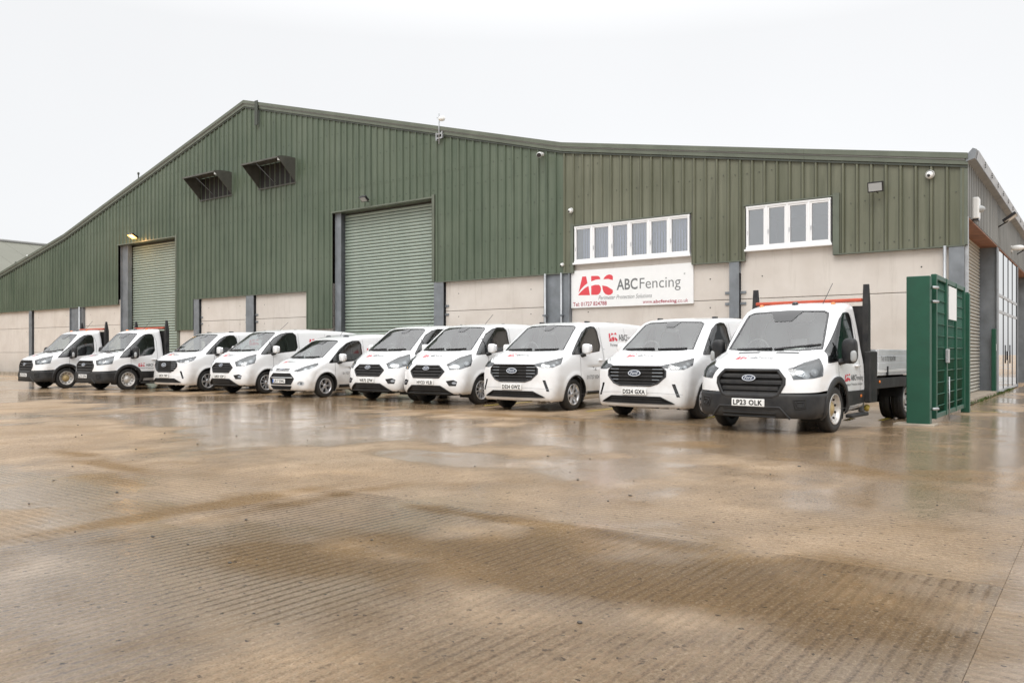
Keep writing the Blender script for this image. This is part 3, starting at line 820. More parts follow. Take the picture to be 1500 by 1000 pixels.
# =================================================================== the four vehicle types
def make_panel_van_older():
    prof = [(.16, .24, 1), (.05, .29), (.0, .42), (.0, .62), (.025, .78), (.06, .90), (.11, .975), (.22, 1.06), (.42, 1.165), (.58, 1.245), (.70, 1.295, 1), (1.0, 1.515), (1.3, 1.73), (1.53, 1.88), (1.74, 1.945), (2.1, 1.98), (2.7, 2.0), (3.6, 1.99), (4.4, 1.955), (4.75, 1.915), (4.9, 1.85, 1), (4.97, 1.2), (4.97, .5, 1), (4.9, .24, 1)]
    Wd = [(.1, .86), (.25, .92), (.42, .965), (.7, .985), (.95, .985), (1.15, .975), (1.3, .945), (1.6, .885), (1.85, .83), (2.0, .79), (2.3, .75)]
    B = Body(prof, Wd, 4.97, 2.0, [(.2, .26), (.6, .34), (1.0, .33), (1.28, .16), (1.9, .13)], arches=((1.0, .345, .43), (3.93, .345, .43)), groove=(.66, .016), hcrease=(.58, .014))
    V = Van('panel_van', B)
    glaze(V, [(.78, 1.19), (1.0, 1.40), (1.36, 1.70), (1.58, 1.82), (1.8, 1.865), (2.05, 1.865), (2.13, 1.78), (2.15, 1.42), (2.05, 1.31), (1.4, 1.24)],
          [(-.76, 1.305), (-.5, 1.287), (0, 1.28), (.5, 1.287), (.76, 1.305), (.645, 1.83), (.56, 1.87), (0, 1.885), (-.56, 1.87), (-.645, 1.83)], 2.15, (1.16, 1.20, 1.58))
    headlamps(V, [(.12, -.57, .965), (.33, -.76, 1.115), (.62, -.93, 1.215), (.60, -.955, 1.05), (.53, -.97, .93), (.3, -.84, .85), (.15, -.62, .835)], [(0, 6, .5, .06), (3, 4, .5, .055)])
    hx = [(-.36, .925), (.36, .925), (.52, .80), (.40, .655), (-.40, .655), (-.52, .80)]
    grille(V, hx, (.875, .80, .725), lambda z: .50 - abs(z - .80) * .9, .045)
    badge(V, 0, .865, .20, .085)
    # lower air intake and fog lamp surrounds
    grille(V, [(-.44, .455), (.44, .455), (.54, .40), (.72, .275), (-.72, .275), (-.54, .40)], (.41, .36, .31), lambda z: .44, .03, .03, .03)
    for sg in (1, -1):
        d = sdir(DOBL, sg); P = [Vector((.05, y * sg, z)) for y, z in ((-.60, .575), (-.84, .60), (-.96, .56), (-.92, .46), (-.70, .46))]
        f = V.take(V.cut(P, d, .05), 'fog_lamp_surround', M['plastic'], -.03, .003)
        c = Vector((.05, -.86 * sg, .53)); e1, e2 = frame(d)
        V.patch([c + e1 * .055 * math.cos(a) + e2 * .03 * math.sin(a) for a in np.linspace(0, 6.283, 10, endpoint=False)], d, 'fog_lamp', M['reflector'], -.01, -.03, parent=f)
    arch_cut(V, ((1.0, .345), (3.93, .345)), .345)
    door_lines(V, 1.20, 2.20, .36, 1.22, 1.86, (3.30, 1.02))
    for sg in (1, -1):
        V.ribbon([(.2, -.62 * sg, 1), (.5, -.72 * sg, 1), (.66, -.78 * sg, 1)], DDOWN, .007, 'bonnet_seam', M['seam'])
        V.ribbon([(1.6, -sg, .46), (3.4, -sg, .46)], sdir(DSIDE, sg), .06, 'side_rubbing_strip', M['white'], .004, thick=.014)
    V.ribbon([(0, -.60, .955), (0, 0, .962), (0, .60, .955)], DFRONT, .007, 'bonnet_seam', M['seam'])
    wipers(V, [((0, -.05, 1.315), (0, -.62, 1.335)), ((0, .68, 1.315), (0, .05, 1.335))])
    mirrors(V, 1.22, .93, 1.28)
    livery(V, 2.62, 1.50, .20, (.36, .15), None)
    MB().tube([(1.95, -.30, 1.96), (2.25, -.33, 2.22)], .006, 5).build('aerial', M['gloss_black'], V.root)
    for y in (-.62, .62): MB().ell((2.3, y, 1.955), (.07, .035, .03), 3).build('roof_mount', M['gloss_black'], V.root)
    MB().ell((1.93, .45, 1.945), (.05, .03, .025)).build('washer_jet', M['gloss_black'], V.root)
    interior(V, .82, 1.28, 2.2, .86, .62, 1.62, 1.96, 1.22)
    underbody(V, .25, 4.85, .93, .22, .6, ((1.0, .45), (3.93, .45)))
    V.finish(M['white'])
    add_wheels(V, [(1.0, -.83), (1.0, .83), (3.93, -.83), (3.93, .83)], .345, .215, 'custom')
    return V.root, .985, (1.0, .345)

def make_panel_van_newer():
    prof = [(.14, .19, 1), (.03, .25), (.0, .38), (.0, .60), (.005, .80), (.02, .93), (.06, 1.01), (.2, 1.085), (.42, 1.175), (.58, 1.24), (.72, 1.285, 1), (1.05, 1.53), (1.34, 1.735), (1.55, 1.86), (1.75, 1.915), (2.1, 1.945), (2.8, 1.965), (4.0, 1.95), (4.75, 1.905), (4.95, 1.83, 1), (5.03, 1.2), (5.05, .5, 1), (4.95, .22, 1)]
    Wd = [(.1, .88), (.25, .94), (.42, .985), (.7, 1.0), (.95, 1.0), (1.12, .99), (1.28, .955), (1.6, .885), (1.85, .83), (2.0, .79), (2.3, .75)]
    B = Body(prof, Wd, 5.05, 1.97, [(.2, .22), (.6, .27), (1.0, .28), (1.28, .16), (1.9, .13)], arches=((.96, .345, .43), (4.06, .345, .43)), groove=(.92, .018), hcrease=(.70, .012))
    V = Van('panel_van', B)
    glaze(V, [(.87, 1.20), (1.1, 1.40), (1.45, 1.68), (1.65, 1.785), (1.85, 1.82), (2.0, 1.81), (2.07, 1.72), (2.10, 1.40), (2.02, 1.28), (1.4, 1.225)],
          [(-.77, 1.30), (-.5, 1.278), (0, 1.27), (.5, 1.278), (.77, 1.30), (.655, 1.80), (.57, 1.84), (0, 1.86), (-.57, 1.84), (-.655, 1.80)], 2.1, (1.25, 1.21, 1.55))
    headlamps(V, [(.06, -.47, .985), (.2, -.76, 1.055), (.55, -.955, 1.14), (.44, -.955, 1.0), (.25, -.87, .925), (.12, -.68, .925)], [(2, 3, .5, .038), (3, 4, .5, .038), (0, 5, .6, .035)])
    hx = [(-.53, .98), (.53, .98), (.61, .90), (.61, .80), (.47, .675), (.33, .63), (-.33, .63), (-.47, .675), (-.61, .80), (-.61, .90)]
    g = grille(V, hx, (.93, .865, .80, .735, .675), lambda z: .57 if z > .78 else .57 - (.78 - z) * 1.5, .026, .05, .03, 'gloss_black', 'plastic')
    for sg in (1, -1):
        for z in (.93, .865, .80, .735): V.ribbon([(0, sg * .36, z), (0, sg * (.56 if z > .78 else .50), z)], DFRONT, .020, 'grille_blade', M['steel'], -.004, thick=.008, parent=g)
    badge(V, 0, .855, .27, .115)
    grille(V, [(-.52, .425), (.52, .425), (.77, .305), (-.77, .305)], (.39, .345), lambda z: .55, .022, .03, .02)
    V.ribbon([(0, -.90, .475), (0, -.45, .50), (0, .45, .50), (0, .90, .475)], DFRONT, .006, 'bumper_seam', M['steel_light'])
    for sg in (1, -1):
        d = sdir(DOBL, sg); P = [Vector((.1, y * sg, z)) for y, z in ((-.72, .665), (-.80, .665), (-.91, .43), (-.83, .43))]
        V.take(V.cut(P, d, .05), 'bumper_vent', M['gloss_black'], -.035, .003)
    arch_cut(V, ((.96, .345), (4.06, .345)), .345)
    door_lines(V, 1.16, 2.16, .34, 1.22, 1.82, (3.35, 1.02))
    for sg in (1, -1):
        V.ribbon([(.12, -.60 * sg, 1), (.5, -.86 * sg, 1), (.70, -.88 * sg, 1)], DDOWN, .007, 'bonnet_seam', M['seam'])
        V.ribbon([(1.45, -sg, .36), (3.55, -sg, .36)], sdir(DSIDE, sg), .07, 'side_rubbing_strip', M['plastic'], .004, thick=.014)
    V.ribbon([(0, -.66, 1.02), (0, 0, 1.01), (0, .66, 1.02)], DFRONT, .007, 'bonnet_seam', M['seam'])
    wipers(V, [((0, -.08, 1.30), (0, -.66, 1.315)), ((0, .66, 1.30), (0, .02, 1.315))])
    mirrors(V, 1.28, .935, 1.255)
    livery(V, 2.55, 1.50, .21, (.38, .14), (1.42, .66, .085))
    for x, y in ((2.05, -.62), (2.05, .62), (3.0, -.64), (3.0, .64)): MB().bbox((x - .08, y - .03, 1.90), (x + .08, y + .03, 1.958), .01).build('roof_mount', M['gloss_black'], V.root)
    MB().ell((4.3, 0, 1.95), (.12, .03, .06)).build('aerial', M['gloss_black'], V.root)
    MB().ell((2.25, -.93, 1.30), (.02, .02, .04)).build('door_lock', M['gloss_black'], V.root)
    interior(V, .84, 1.27, 2.15, .87, .60, 1.60, 1.93, 1.28)
    underbody(V, .25, 4.9, .95, .20, .6, ((.96, .45), (4.06, .45)))
    V.finish(M['white'])
    add_wheels(V, [(.96, -.845), (.96, .845), (4.06, -.845), (4.06, .845)], .345, .215, 'custom_new')
    return V.root, 1.0, (.96, .345)

def make_small_van():
    prof = [(.18, .17, 1), (.05, .22), (.0, .34), (.0, .52), (.03, .68), (.09, .79), (.2, .865), (.45, .975), (.66, 1.05), (.80, 1.085, 1), (1.15, 1.32), (1.44, 1.505), (1.64, 1.62), (1.85, 1.69), (2.2, 1.755), (2.7, 1.80), (3.5, 1.815), (4.1, 1.77), (4.3, 1.70, 1), (4.41, 1.1), (4.42, .45, 1), (4.3, .2, 1)]
    Wd = [(.1, .80), (.25, .86), (.42, .90), (.65, .915), (.85, .915), (.98, .90), (1.1, .875), (1.4, .81), (1.65, .755), (1.82, .71), (2.1, .68)]
    B = Body(prof, Wd, 4.42, 1.82, [(.2, .28), (.6, .36), (.85, .34), (1.08, .17), (1.7, .13)], arches=((.87, .32, .40), (3.53, .32, .40)), groove=(.80, .016), hcrease=(.56, .014), cell=.034)
    V = Van('small_van', B)
    glaze(V, [(.97, .96), (1.43, 1.34), (1.72, 1.51), (1.95, 1.575), (2.2, 1.585), (2.26, 1.50), (2.27, 1.1), (2.2, 1.04), (1.5, .985)],
          [(-.69, 1.105), (-.45, 1.085), (0, 1.078), (.45, 1.085), (.69, 1.105), (.575, 1.56), (.48, 1.595), (0, 1.61), (-.48, 1.595), (-.575, 1.56)], 2.27, (1.38, .98, 1.27))
    headlamps(V, [(.14, -.40, .745), (.3, -.66, .865), (.62, -.86, .97), (.60, -.88, .90), (.4, -.82, .80), (.2, -.52, .715)], [(3, 4, .4, .045), (4, 5, .5, .05)])
    grille(V, [(-.30, .80), (.30, .80), (.28, .735), (-.28, .735)], (.768,), lambda z: .26, .022, .03, .018, 'silver', 'silver')
    badge(V, 0, .77, .18, .075)
    grille(V, [(-.36, .665), (.36, .665), (.50, .53), (.42, .375), (-.42, .375), (-.50, .53)], (.62, .56, .42), lambda z: .40, .03, .04, .028, 'plastic', 'plastic')
    V.ribbon([(0, -.47, .555), (0, .47, .555)], DFRONT, .03, 'grille_strip', M['silver'], -.005, thick=.01)
    grille(V, [(-.44, .325), (.44, .325), (.36, .235), (-.36, .235)], (.28,), lambda z: .38, .018, .03, .014)
    for sg in (1, -1):
        d = sdir(DOBL, sg); c = Vector((.1, -.74 * sg, .40)); e1, e2 = frame(d)
        f = V.take(V.cut([c + e1 * .10 * math.cos(a) + e2 * .06 * math.sin(a) for a in np.linspace(0, 6.283, 10, endpoint=False)], d, .05), 'fog_lamp_surround', M['silver'], -.03, .003)
        V.patch([c + e1 * .035 * math.cos(a) + e2 * .035 * math.sin(a) for a in np.linspace(0, 6.283, 10, endpoint=False)], d, 'fog_lamp', M['lampdark'], -.012, -.03, parent=f)
        V.ribbon([(.22, -.42 * sg, 1), (.5, -.64 * sg, 1), (.76, -.74 * sg, 1)], DDOWN, .007, 'bonnet_seam', M['seam'])
    V.ribbon([(0, -.42, .835), (0, 0, .84), (0, .42, .835)], DFRONT, .009, 'bonnet_seam', M['seam'])
    arch_cut(V, ((.87, .32), (3.53, .32)), .32, .05)
    door_lines(V, 1.18, 2.32, .32, 1.0, 1.62, (3.0, .80))
    for sg in (1, -1): V.ribbon([(1.35, -sg, .30), (3.1, -sg, .30)], sdir(DSIDE, sg), .09, 'side_rubbing_strip', M['plastic'], .003, thick=.012)
    wipers(V, [((0, -.05, 1.11), (0, -.58, 1.125)), ((0, .58, 1.11), (0, .05, 1.125))])
    mirrors(V, 1.36, .865, 1.04)
    livery(V, 2.45, 1.22, .17, (.42, .12), (1.46, .62, .07))
    MB().tube([(2.05, -.12, 1.69), (2.25, -.14, 2.02)], .006, 5).build('aerial', M['gloss_black'], V.root)
    interior(V, .92, 1.08, 2.3, .79, .50, 1.70, 1.76, 1.26)
    underbody(V, .25, 4.3, .85, .18, .5, ((.87, .41), (3.53, .41)))
    V.finish(M['white'], 2.3, 1.0)
    add_wheels(V, [(.87, -.775), (.87, .775), (3.53, -.775), (3.53, .775)], .32, .205, 'connect')
    return V.root, .915, (.87, .32)

def make_truck():
    prof = [(.12, .20, 1), (.02, .25), (.0, .40), (.0, .62), (.02, .82), (.05, .94), (.11, 1.01), (.28, 1.09), (.5, 1.165), (.70, 1.23), (.82, 1.265, 1), (1.04, 1.49), (1.27, 1.725), (1.45, 1.90), (1.58, 1.985), (1.80, 2.05), (2.05, 2.085), (2.25, 2.085, 1), (2.30, 1.6), (2.30, .6, 1), (2.26, .32, 1)]
    Wd = [(.1, .92), (.25, .955), (.45, .978), (.7, .982), (.95, .978), (1.1, .968), (1.25, .94), (1.6, .888), (1.9, .84), (2.1, .805), (2.4, .78)]
    B = Body(prof, Wd, 2.30, 2.09, [(.2, .24), (.6, .30), (1.0, .30), (1.26, .16), (2.0, .13)], R0=.10, R1=.135, arches=((1.02, .36, .45),), hcrease=(.66, .014), cell=.034)
    V = Van('dropside_truck', B); r = V.root
    glaze(V, [(.72, 1.08), (1.2, 1.50), (1.50, 1.77), (1.66, 1.865), (1.8, 1.885), (1.92, 1.875), (1.97, 1.78), (1.97, 1.32), (1.86, 1.19), (1.2, 1.115)],
          [(-.78, 1.293), (-.5, 1.272), (0, 1.262), (.5, 1.272), (.78, 1.293), (.68, 1.87), (.60, 1.91), (0, 1.93), (-.60, 1.91), (-.68, 1.87)], 2.0, (1.10, 1.10, 1.40), .28, .18)
    headlamps(V, [(.1, -.59, .985), (.3, -.76, 1.075), (.55, -.925, 1.15), (.52, -.95, 1.0), (.48, -.955, .88), (.3, -.84, .845), (.12, -.65, .825)], [(0, 6, .5, .055), (3, 5, .5, .06), (5, 6, .6, .05)])
    hx = [(-.43, .965), (.43, .965), (.535, .84), (.535, .76), (.45, .595), (.37, .565), (-.37, .565), (-.45, .595), (-.535, .76), (-.535, .84)]
    grille(V, hx, (.885, .79, .695, .615), lambda z: .50 if z > .7 else .45, .060, .06, .05)
    badge(V, 0, .845, .22, .095)
    # black lower bumper running back to the wheel arch
    lim = [(-.2, -1.0, .615), (.62, -1.0, .66), (.62, -1.0, .05), (-.2, -1.0, .05)]
    bf = []
    for sg in (1, -1): bf += V.cut([Vector((x, y * sg, z)) for x, y, z in lim], sdir(DSIDE, sg), -.02)
    V.take([f for f in set(bf) if f.is_valid])
    fr = V.cut([(0, -1.2, .615), (0, 1.2, .615), (0, 1.2, .05), (0, -1.2, .05)], DFRONT, .02)
    V.take([f for f in fr if f.calc_center_median().x < .7])
    # rebuild the bumper skin as one piece a little proud of the wings
    mb = MB(); n = 44; rows = (.245, .27, .34, .42, .50, .57, .612, .618); vs = []
    for zi, z in enumerate(rows):
        for i in range(n + 1):
            a = -math.pi / 2 + math.pi * i / n
            p = Vector((.62 - 2.2 * math.cos(a), 1.6 * math.sin(a), z)); dd = (Vector((.62, 0, z)) - p); dd = Vector((dd.x, dd.y, 0)).normalized()
            h = V.hit(p + dd * .5, dd)[0]
            off = .014 if z < .615 else -.01
            tuck = max(0, (.30 - z)) * .5
            vs.append(h - dd * off + dd * tuck)
    mb.add(vs, [(j * (n + 1) + i, j * (n + 1) + i + 1, (j + 1) * (n + 1) + i + 1, (j + 1) * (n + 1) + i) for j in range(len(rows) - 1) for i in range(n)], True)
    bp = mb.build('bumper', M['plastic'], r)
    for zz in (.385, .315, .265): V.ribbon([(0, -.42, zz), (0, .42, zz)], DFRONT, .024, 'bumper_slat', M['under'], .012, thick=.012, parent=bp)
    V.ribbon([(0, -.62, .25), (0, -.48, .41), (0, .48, .41), (0, .62, .25)], DFRONT, .03, 'bumper_rib', M['plastic'], .014, thick=.014, parent=bp)
    for sg in (1, -1):
        d = sdir(DOBL, sg)
        P = [Vector((.05, y * sg, z)) for y, z in ((-.70, .525), (-.93, .535), (-.91, .405), (-.74, .395))]
        V.ribbon(P, d, .028, 'bumper_recess', M['under'], .012, closed=True, thick=.010, parent=bp)
        P = [Vector((.05, y * sg, z)) for y, z in ((-.75, .495), (-.90, .50), (-.885, .43), (-.775, .425))]
        V.ribbon(P, d, .016, 'bumper_recess', M['plastic'], .014, closed=True, thick=.014, parent=bp)
    arch_cut(V, ((1.02, .36),), .36, .05, lip=True)
    door_lines(V, 1.10, 2.06, .36, 1.10, 1.89)
    for sg in (1, -1):
        d = sdir(DSIDE, sg)
        V.patch([(1.46, -sg, .62), (2.26, -sg, .62), (2.26, -sg, .41), (1.50, -sg, .38)], d, 'side_cladding_strip', M['plastic'], .012)
        V.ribbon([(2.02, -sg, .525), (2.10, -sg, .525)], d, .05, 'side_marker', M['amber'], .016, thick=.006)
        V.ribbon([(.15, -.64 * sg, 1), (.5, -.78 * sg, 1), (.76, -.84 * sg, 1)], DDOWN, .007, 'bonnet_seam', M['seam'])
        y0, y1 = (.14, .50) if sg > 0 else (-.50, -.14)
        V.patch([(.69, y0, 1), (.69, y1, 1), (.74, y1, 1), (.74, y0, 1)], DDOWN, 'bonnet_vent', M['gloss_black'], .006, -.01, .05)
        MB().bbox((1.42, -sg * 1.02 - .06, .20), (2.2, -sg * 1.02 + .06, .26), .02).build('side_step', M['plastic'], r)
    V.ribbon([(0, -.62, 1.0), (0, 0, 1.008), (0, .62, 1.0)], DFRONT, .007, 'bonnet_seam', M['seam'])
    wipers(V, [((0, -.05, 1.285), (0, -.74, 1.36)), ((0, .60, 1.285), (0, .0, 1.30))])
    mirrors(V, 1.20, .94, 1.16, False, True)
    livery(V, None, None, .1, (.40, .15), None, (1.34, .775, .125))
    interior(V, .94, 1.255, 2.2, .89, .70, 1.50, 2.05, 1.2)
    # white mesh window in the cab back
    mb = MB()
    for x in np.arange(-.62, .63, .05):
        if abs(x) > .08: mb.box((2.155, x - .006, 1.50), (2.165, x + .006, 1.74))
    for z in np.arange(1.50, 1.75, .05): mb.box((2.153, -.62, z - .006), (2.163, .62, z + .006))
    mb.build('window_guard', M['headliner'], r)
    MB().box((2.14, -.64, 1.48), (2.152, .64, 1.76)).build('rear_window', M['seat'], r)
    MB().bbox((1.02, -.42, 1.24), (1.2, -.12, 1.32), .02).build('papers_on_dash', M['headliner'], r)
    for y in (-.62, .62): MB().ell((1.86, y, 2.04), (.05, .035, .03)).build('roof_light', M['amber'], r)
    MB().ell((1.80, 0, 2.05), (.05, .05, .05)).build('roof_camera', M['gloss_black'], r)
    MB().tube([(1.85, -.45, 2.05), (2.10, -.52, 2.40)], .006, 5).build('aerial', M['gloss_black'], r)
    # headboard behind the cab with the orange light board
    hb = MB().box((2.36, -.98, .80), (2.42, .98, 2.02)).build('headboard', M['plastic'], r)
    for sg in (1, -1):
        MB().prism([(2.33, .62), (2.47, .62), (2.46, 2.05), (2.40, 2.38), (2.37, 2.38), (2.33, 2.05)], lambda u, v, dd: (u, dd, v), -sg * .93, -sg * 1.02).build('headboard_post', M['plastic'], hb)
    MB().bbox((2.27, -.93, 2.085), (2.37, .93, 2.145), .015).build('light_board', M['orange'], r)
    for sg in (1, -1): MB().bbox((2.30, -sg * 1.02 - .05, .40), (2.66, -sg * 1.02 + .06, 1.26) if sg > 0 else (2.66, 1.08, 1.26), .02).build('tool_box', M['plastic'], r)
    # dropside bed: floor, hinged alloy boards
    x0, x1, yb = 2.68, 6.25, 1.06
    MB().bbox((x0, -yb, .84), (x1, yb, .92), .01).build('bed_floor', M['bed_alloy'], r)
    MB().box((x0, -yb - .012, .895), (x1, yb + .012, .935)).build('bed_edge', M['sign'], r)
    for sg in (1, -1):
        b = MB()
        for k, (za, zb) in enumerate(((.94, 1.065), (1.068, 1.185), (1.188, 1.29))): b.bbox((x0 + .02, -sg * yb - .012, za), (x1 - .02, -sg * yb + .018, zb), .008)
        bo = b.build('dropside', M['bed_alloy'], r)
        for x in (x0 + .5, x0 + 1.8, x0 + 3.1): MB().bbox((x - .02, -sg * yb - .03, .84), (x + .02, -sg * yb + .03, 1.0), .006).build('hinge', M['plastic'], bo)
        tm = MB(); v, f = fit2d(text2d('Tel: 01727 824788', .01), 0, 0, .80, .085)
        tm.add([(x0 + .16 + a if sg > 0 else x0 + .96 - a, -sg * (yb + .0145), 1.09 + b_) for a, b_ in v], f); tm.build('lettering', M['grey_text'], bo, 'stuff')
        MB().bbox((x0 - .02, -sg * (yb - .02) - .02, .62), (x1, -sg * (yb - .02) + .02, .80), .01).build('side_rail', M['plastic'], r)
        MB().ell((x0 + .1, -sg * 1.07, .74), (.03, .012, .025)).build('side_marker', M['amber'], r)
        MB().box((2.10, -sg * .42 - .05, .50), (x1, -sg * .42 + .05, .80)).build('chassis_rail', M['under'], r)
        g = [(4.62 + .50 * math.cos(a), .36 + .46 * math.sin(a)) for a in np.linspace(.15, math.pi - .15, 12)]
        gv = []
        for gx, gz in g: gv += [(gx, -sg * .66, gz), (gx, -sg * 1.05, gz)]
        MB().add(gv, [(2 * i, 2 * i + 1, 2 * i + 3, 2 * i + 2) for i in range(len(g) - 1)], True).build('mudguard', M['plastic'], r)
        MB().tube([(2.5, -sg * .86, .24), (2.62, -sg * .80, .62)], .05, 8).build('air_tank', M['steel'], r)
    MB().box((x1 - .03, -yb, .94), (x1, yb, 1.29)).build('tailboard', M['bed_alloy'], r)
    MB().box((x0, -yb + .03, .94), (x0 + .03, yb - .03, 1.29)).build('front_board', M['bed_alloy'], r)
    MB().tube([(2.52, -.93, .27), (2.58, -.93, .33)], .045, 8).build('fuel_cap', M['yellow'], r)
    underbody(V, .25, 2.3, .94, .25, .55, ((1.02, .47),))
    MB().box((2.3, -.36, .40), (5.6, .36, .62)).build('transmission', M['under'], r)
    V.finish(M['white'])
    add_wheels(V, [(1.02, -.855), (1.02, .855)], .36, .20, 'steel')
    add_wheels(V, [(4.62, -.90), (4.62, .90), (4.62, -.68), (4.62, .68)], .36, .20, 'steel', M['steel_rim'])
    MB().tube([(4.62, -.7, .36), (4.62, .7, .36)], .07, 8).build('axle', M['under'], r)
    return V.root, .99, (1.02, .36)

def put(root, wx, outer, contact, A):
    """front wheel on the near side touches the ground at contact; nose turned A degrees"""
    a = R(A); ex = Vector((math.sin(a), math.cos(a), 0)); ey = Vector((-math.cos(a), math.sin(a), 0))
    p = Vector((contact[0], contact[1], 0)) - ex * wx + ey * outer
    root.location = p; root.rotation_euler = (0, 0, R(90 - A))

vt, *_ = make_truck()
vo, *_ = make_panel_van_older()
vn, *_ = make_panel_van_newer()
vs_, *_ = make_small_van()
GRP = 'white vehicles parked in a row outside the warehouse'
FLEET = [
 (vt, 1.02, .955, (-15.70, 28.46), 38, 'LL73 OYX', .003, .47, 'white dropside truck at the far left end of the row, brass front hub', 'truck'),
 (vt, 1.02, .955, (-12.87, 27.07), 35.5, 'LL73 OYN', .003, .47, 'white dropside truck parked second from left, grey front hub, logo on door', 'truck'),
 (vn, .96, .95, (-9.80, 26.04), 35.5, 'DK74 YWF', -.004, .515, 'white panel van with slatted grille, parked just right of the two left trucks', 'van'),
 (vo, 1.0, .94, (-7.45, 24.55), 37, 'LM23 KDP', -.006, .535, 'white panel van with hexagonal black grille, immediately left of the small van', 'van'),
 (vs_, .87, .88, (-5.19, 22.51), 36, 'LR17 DWL', -.035, .462, 'smallest lowest white van in the row, blue band on number plate', 'van'),
 (vo, 1.0, .94, (-2.36, 20.86), 36, 'WR72 ZFW', -.006, .535, 'white panel van with hexagonal black grille, plate WR72 ZFW, right of the small van', 'van'),
 (vo, 1.0, .94, (-.72, 19.44), 35.5, 'HV23 VLB', -.006, .535, 'white panel van with hexagonal black grille, plate HV23 VLB', 'van'),
 (vn, .96, .95, (1.33, 17.34), 36.5, 'DS24 GWZ', -.004, .515, 'white panel van with slatted grille, plate DS24 GWZ, in front of the grey wall column', 'van'),
 (vn, .96, .95, (3.62, 15.12), 40, 'DS24 GXA', -.004, .515, 'white panel van with slatted grille, plate DS24 GXA, beside the nearest truck', 'van'),
 (vt, 1.02, .955, (5.02, 12.52), 41.5, 'LP23 OLK', .003, .472, 'nearest white dropside truck, plate LP23 OLK, beside the green gate', 'truck'),
]
used = set()
def retint_hub(root, mat):
    for w in root.children:
        for c in w.children:
            if c.name.split('.')[0] == 'hub' and w.location.x < 2:
                c.data = c.data.copy(); c.data.materials[0] = mat
items = []
for it in FLEET:
    src = it[0]
    o = src if src.name not in used else copy_tree(src)
    used.add(src.name); items.append(o)
for o, (src, wx, outer, con, A, txt, px, pz, lab, cat) in zip(items, FLEET):
    put(o, wx, outer, con, A); tag(o, lab, cat, GRP)
    plate(o, None, px - (.010 if cat == 'truck' else 0), pz, txt, blue=src is vs_)
retint_hub(items[1], M['steel_rim'])
for c in list(items[0].children):      # the end truck carries no door lettering
    if c.name.split('.')[0] in ('logo', 'lettering') and max(v.co.z for v in c.data.vertices) < 1.0: bpy.data.objects.remove(c)

# =================================================================== warehouse (x = along the front to the left, y = out towards the yard)
CX, CY, YAW = 10.545, 18.767, R(180 - 36.352)
HC, TB, HB, TR, HR, HE = 3.75, 11.09, 7.72, 27.46, 12.09, 5.755
TL = 2 * TR - TB
def roof_z(t):
    if t < TB: return HE + (HB - HE) * t / TB
    if t < TR: return HB + (HR - HB) * (t - TB) / (TR - TB)
    if t < TL: return HR + (HB - HR) * (t - TR) / (TL - TR)
    return HB - .197 * (t - TL)
WL = 62.
wh = empty('warehouse', (CX, CY, 0), YAW)
tag(wh, 'long green profiled steel warehouse with concrete base wall behind the vans', 'warehouse')
OPEN = [(0, 2.96, HC), (2.96, 5.24, 5.20), (5.24, 6.80, HC), (6.80, 10.72, 5.17), (10.72, 16.58, HC), (16.58, 21.86, 6.77), (21.86, 23.37, 2.2), (23.37, 31.38, HC),
        (31.38, 32.86, 2.31), (32.86, 38.18, 6.79), (38.18, WL, HC)]
PITCH = 1 / 3.
def clad_profile(t0, t1, pitch=PITCH, h=.046):
    """points (t, out) of a box rib profile between t0 and t1"""
    pts = [(t0, None)]; k = math.floor(t0 / pitch) - 1
    while k * pitch < t1 + pitch:
        b = k * pitch
        for dt, o in ((.0, 0), (.022, h), (.062, h), (.084, 0)):
            if t0 < b + dt < t1: pts.append((b + dt, o))
        k += 1
    pts.append((t1, None)); out = []
    def val(t):
        x = t - math.floor(t / pitch + 1e-9) * pitch
        return 0 if x >= .084 else h if .022 <= x <= .062 else h * x / .022 if x < .022 else h * (.084 - x) / .022
    return [(t, val(t) if o is None else o) for t, o in pts]
def clad_sheet(t0, t1, zb, ztop, mat, off=0., parent=None, jit=0.):
    mb = MB(); pr = clad_profile(t0, t1); n = len(pr); vs = []
    for t, o in pr: vs += [(t, o + off, zb), (t, o + off, ztop(t))]
    mb.add(vs, [(2 * i, 2 * i + 1, 2 * i + 3, 2 * i + 2) for i in range(n - 1)])
    return mb.build('cladding_sheet', mat, parent or wh)
t = 0.
while t < WL:
    e = min(t + 1.0, WL)
    brk = [t] + [b for (_, b, _) in OPEN if t + 1e-3 < b < e - 1e-3] + ([TB] if t < TB < e else []) + ([TR] if t < TR < e else []) + ([TL] if t < TL < e else []) + [e]
    brk = sorted(set(brk))
    for a, b in zip(brk, brk[1:]):
        if b - a < .02: continue
        zb = [z for (p, q, z) in OPEN if p - 1e-6 <= (a + b) / 2 <= q][0]
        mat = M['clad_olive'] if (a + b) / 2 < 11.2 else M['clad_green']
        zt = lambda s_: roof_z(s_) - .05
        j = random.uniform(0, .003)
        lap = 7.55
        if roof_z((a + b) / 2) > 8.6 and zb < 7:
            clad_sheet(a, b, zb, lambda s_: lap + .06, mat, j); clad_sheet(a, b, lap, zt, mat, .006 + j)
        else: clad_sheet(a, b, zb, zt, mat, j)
    t = e
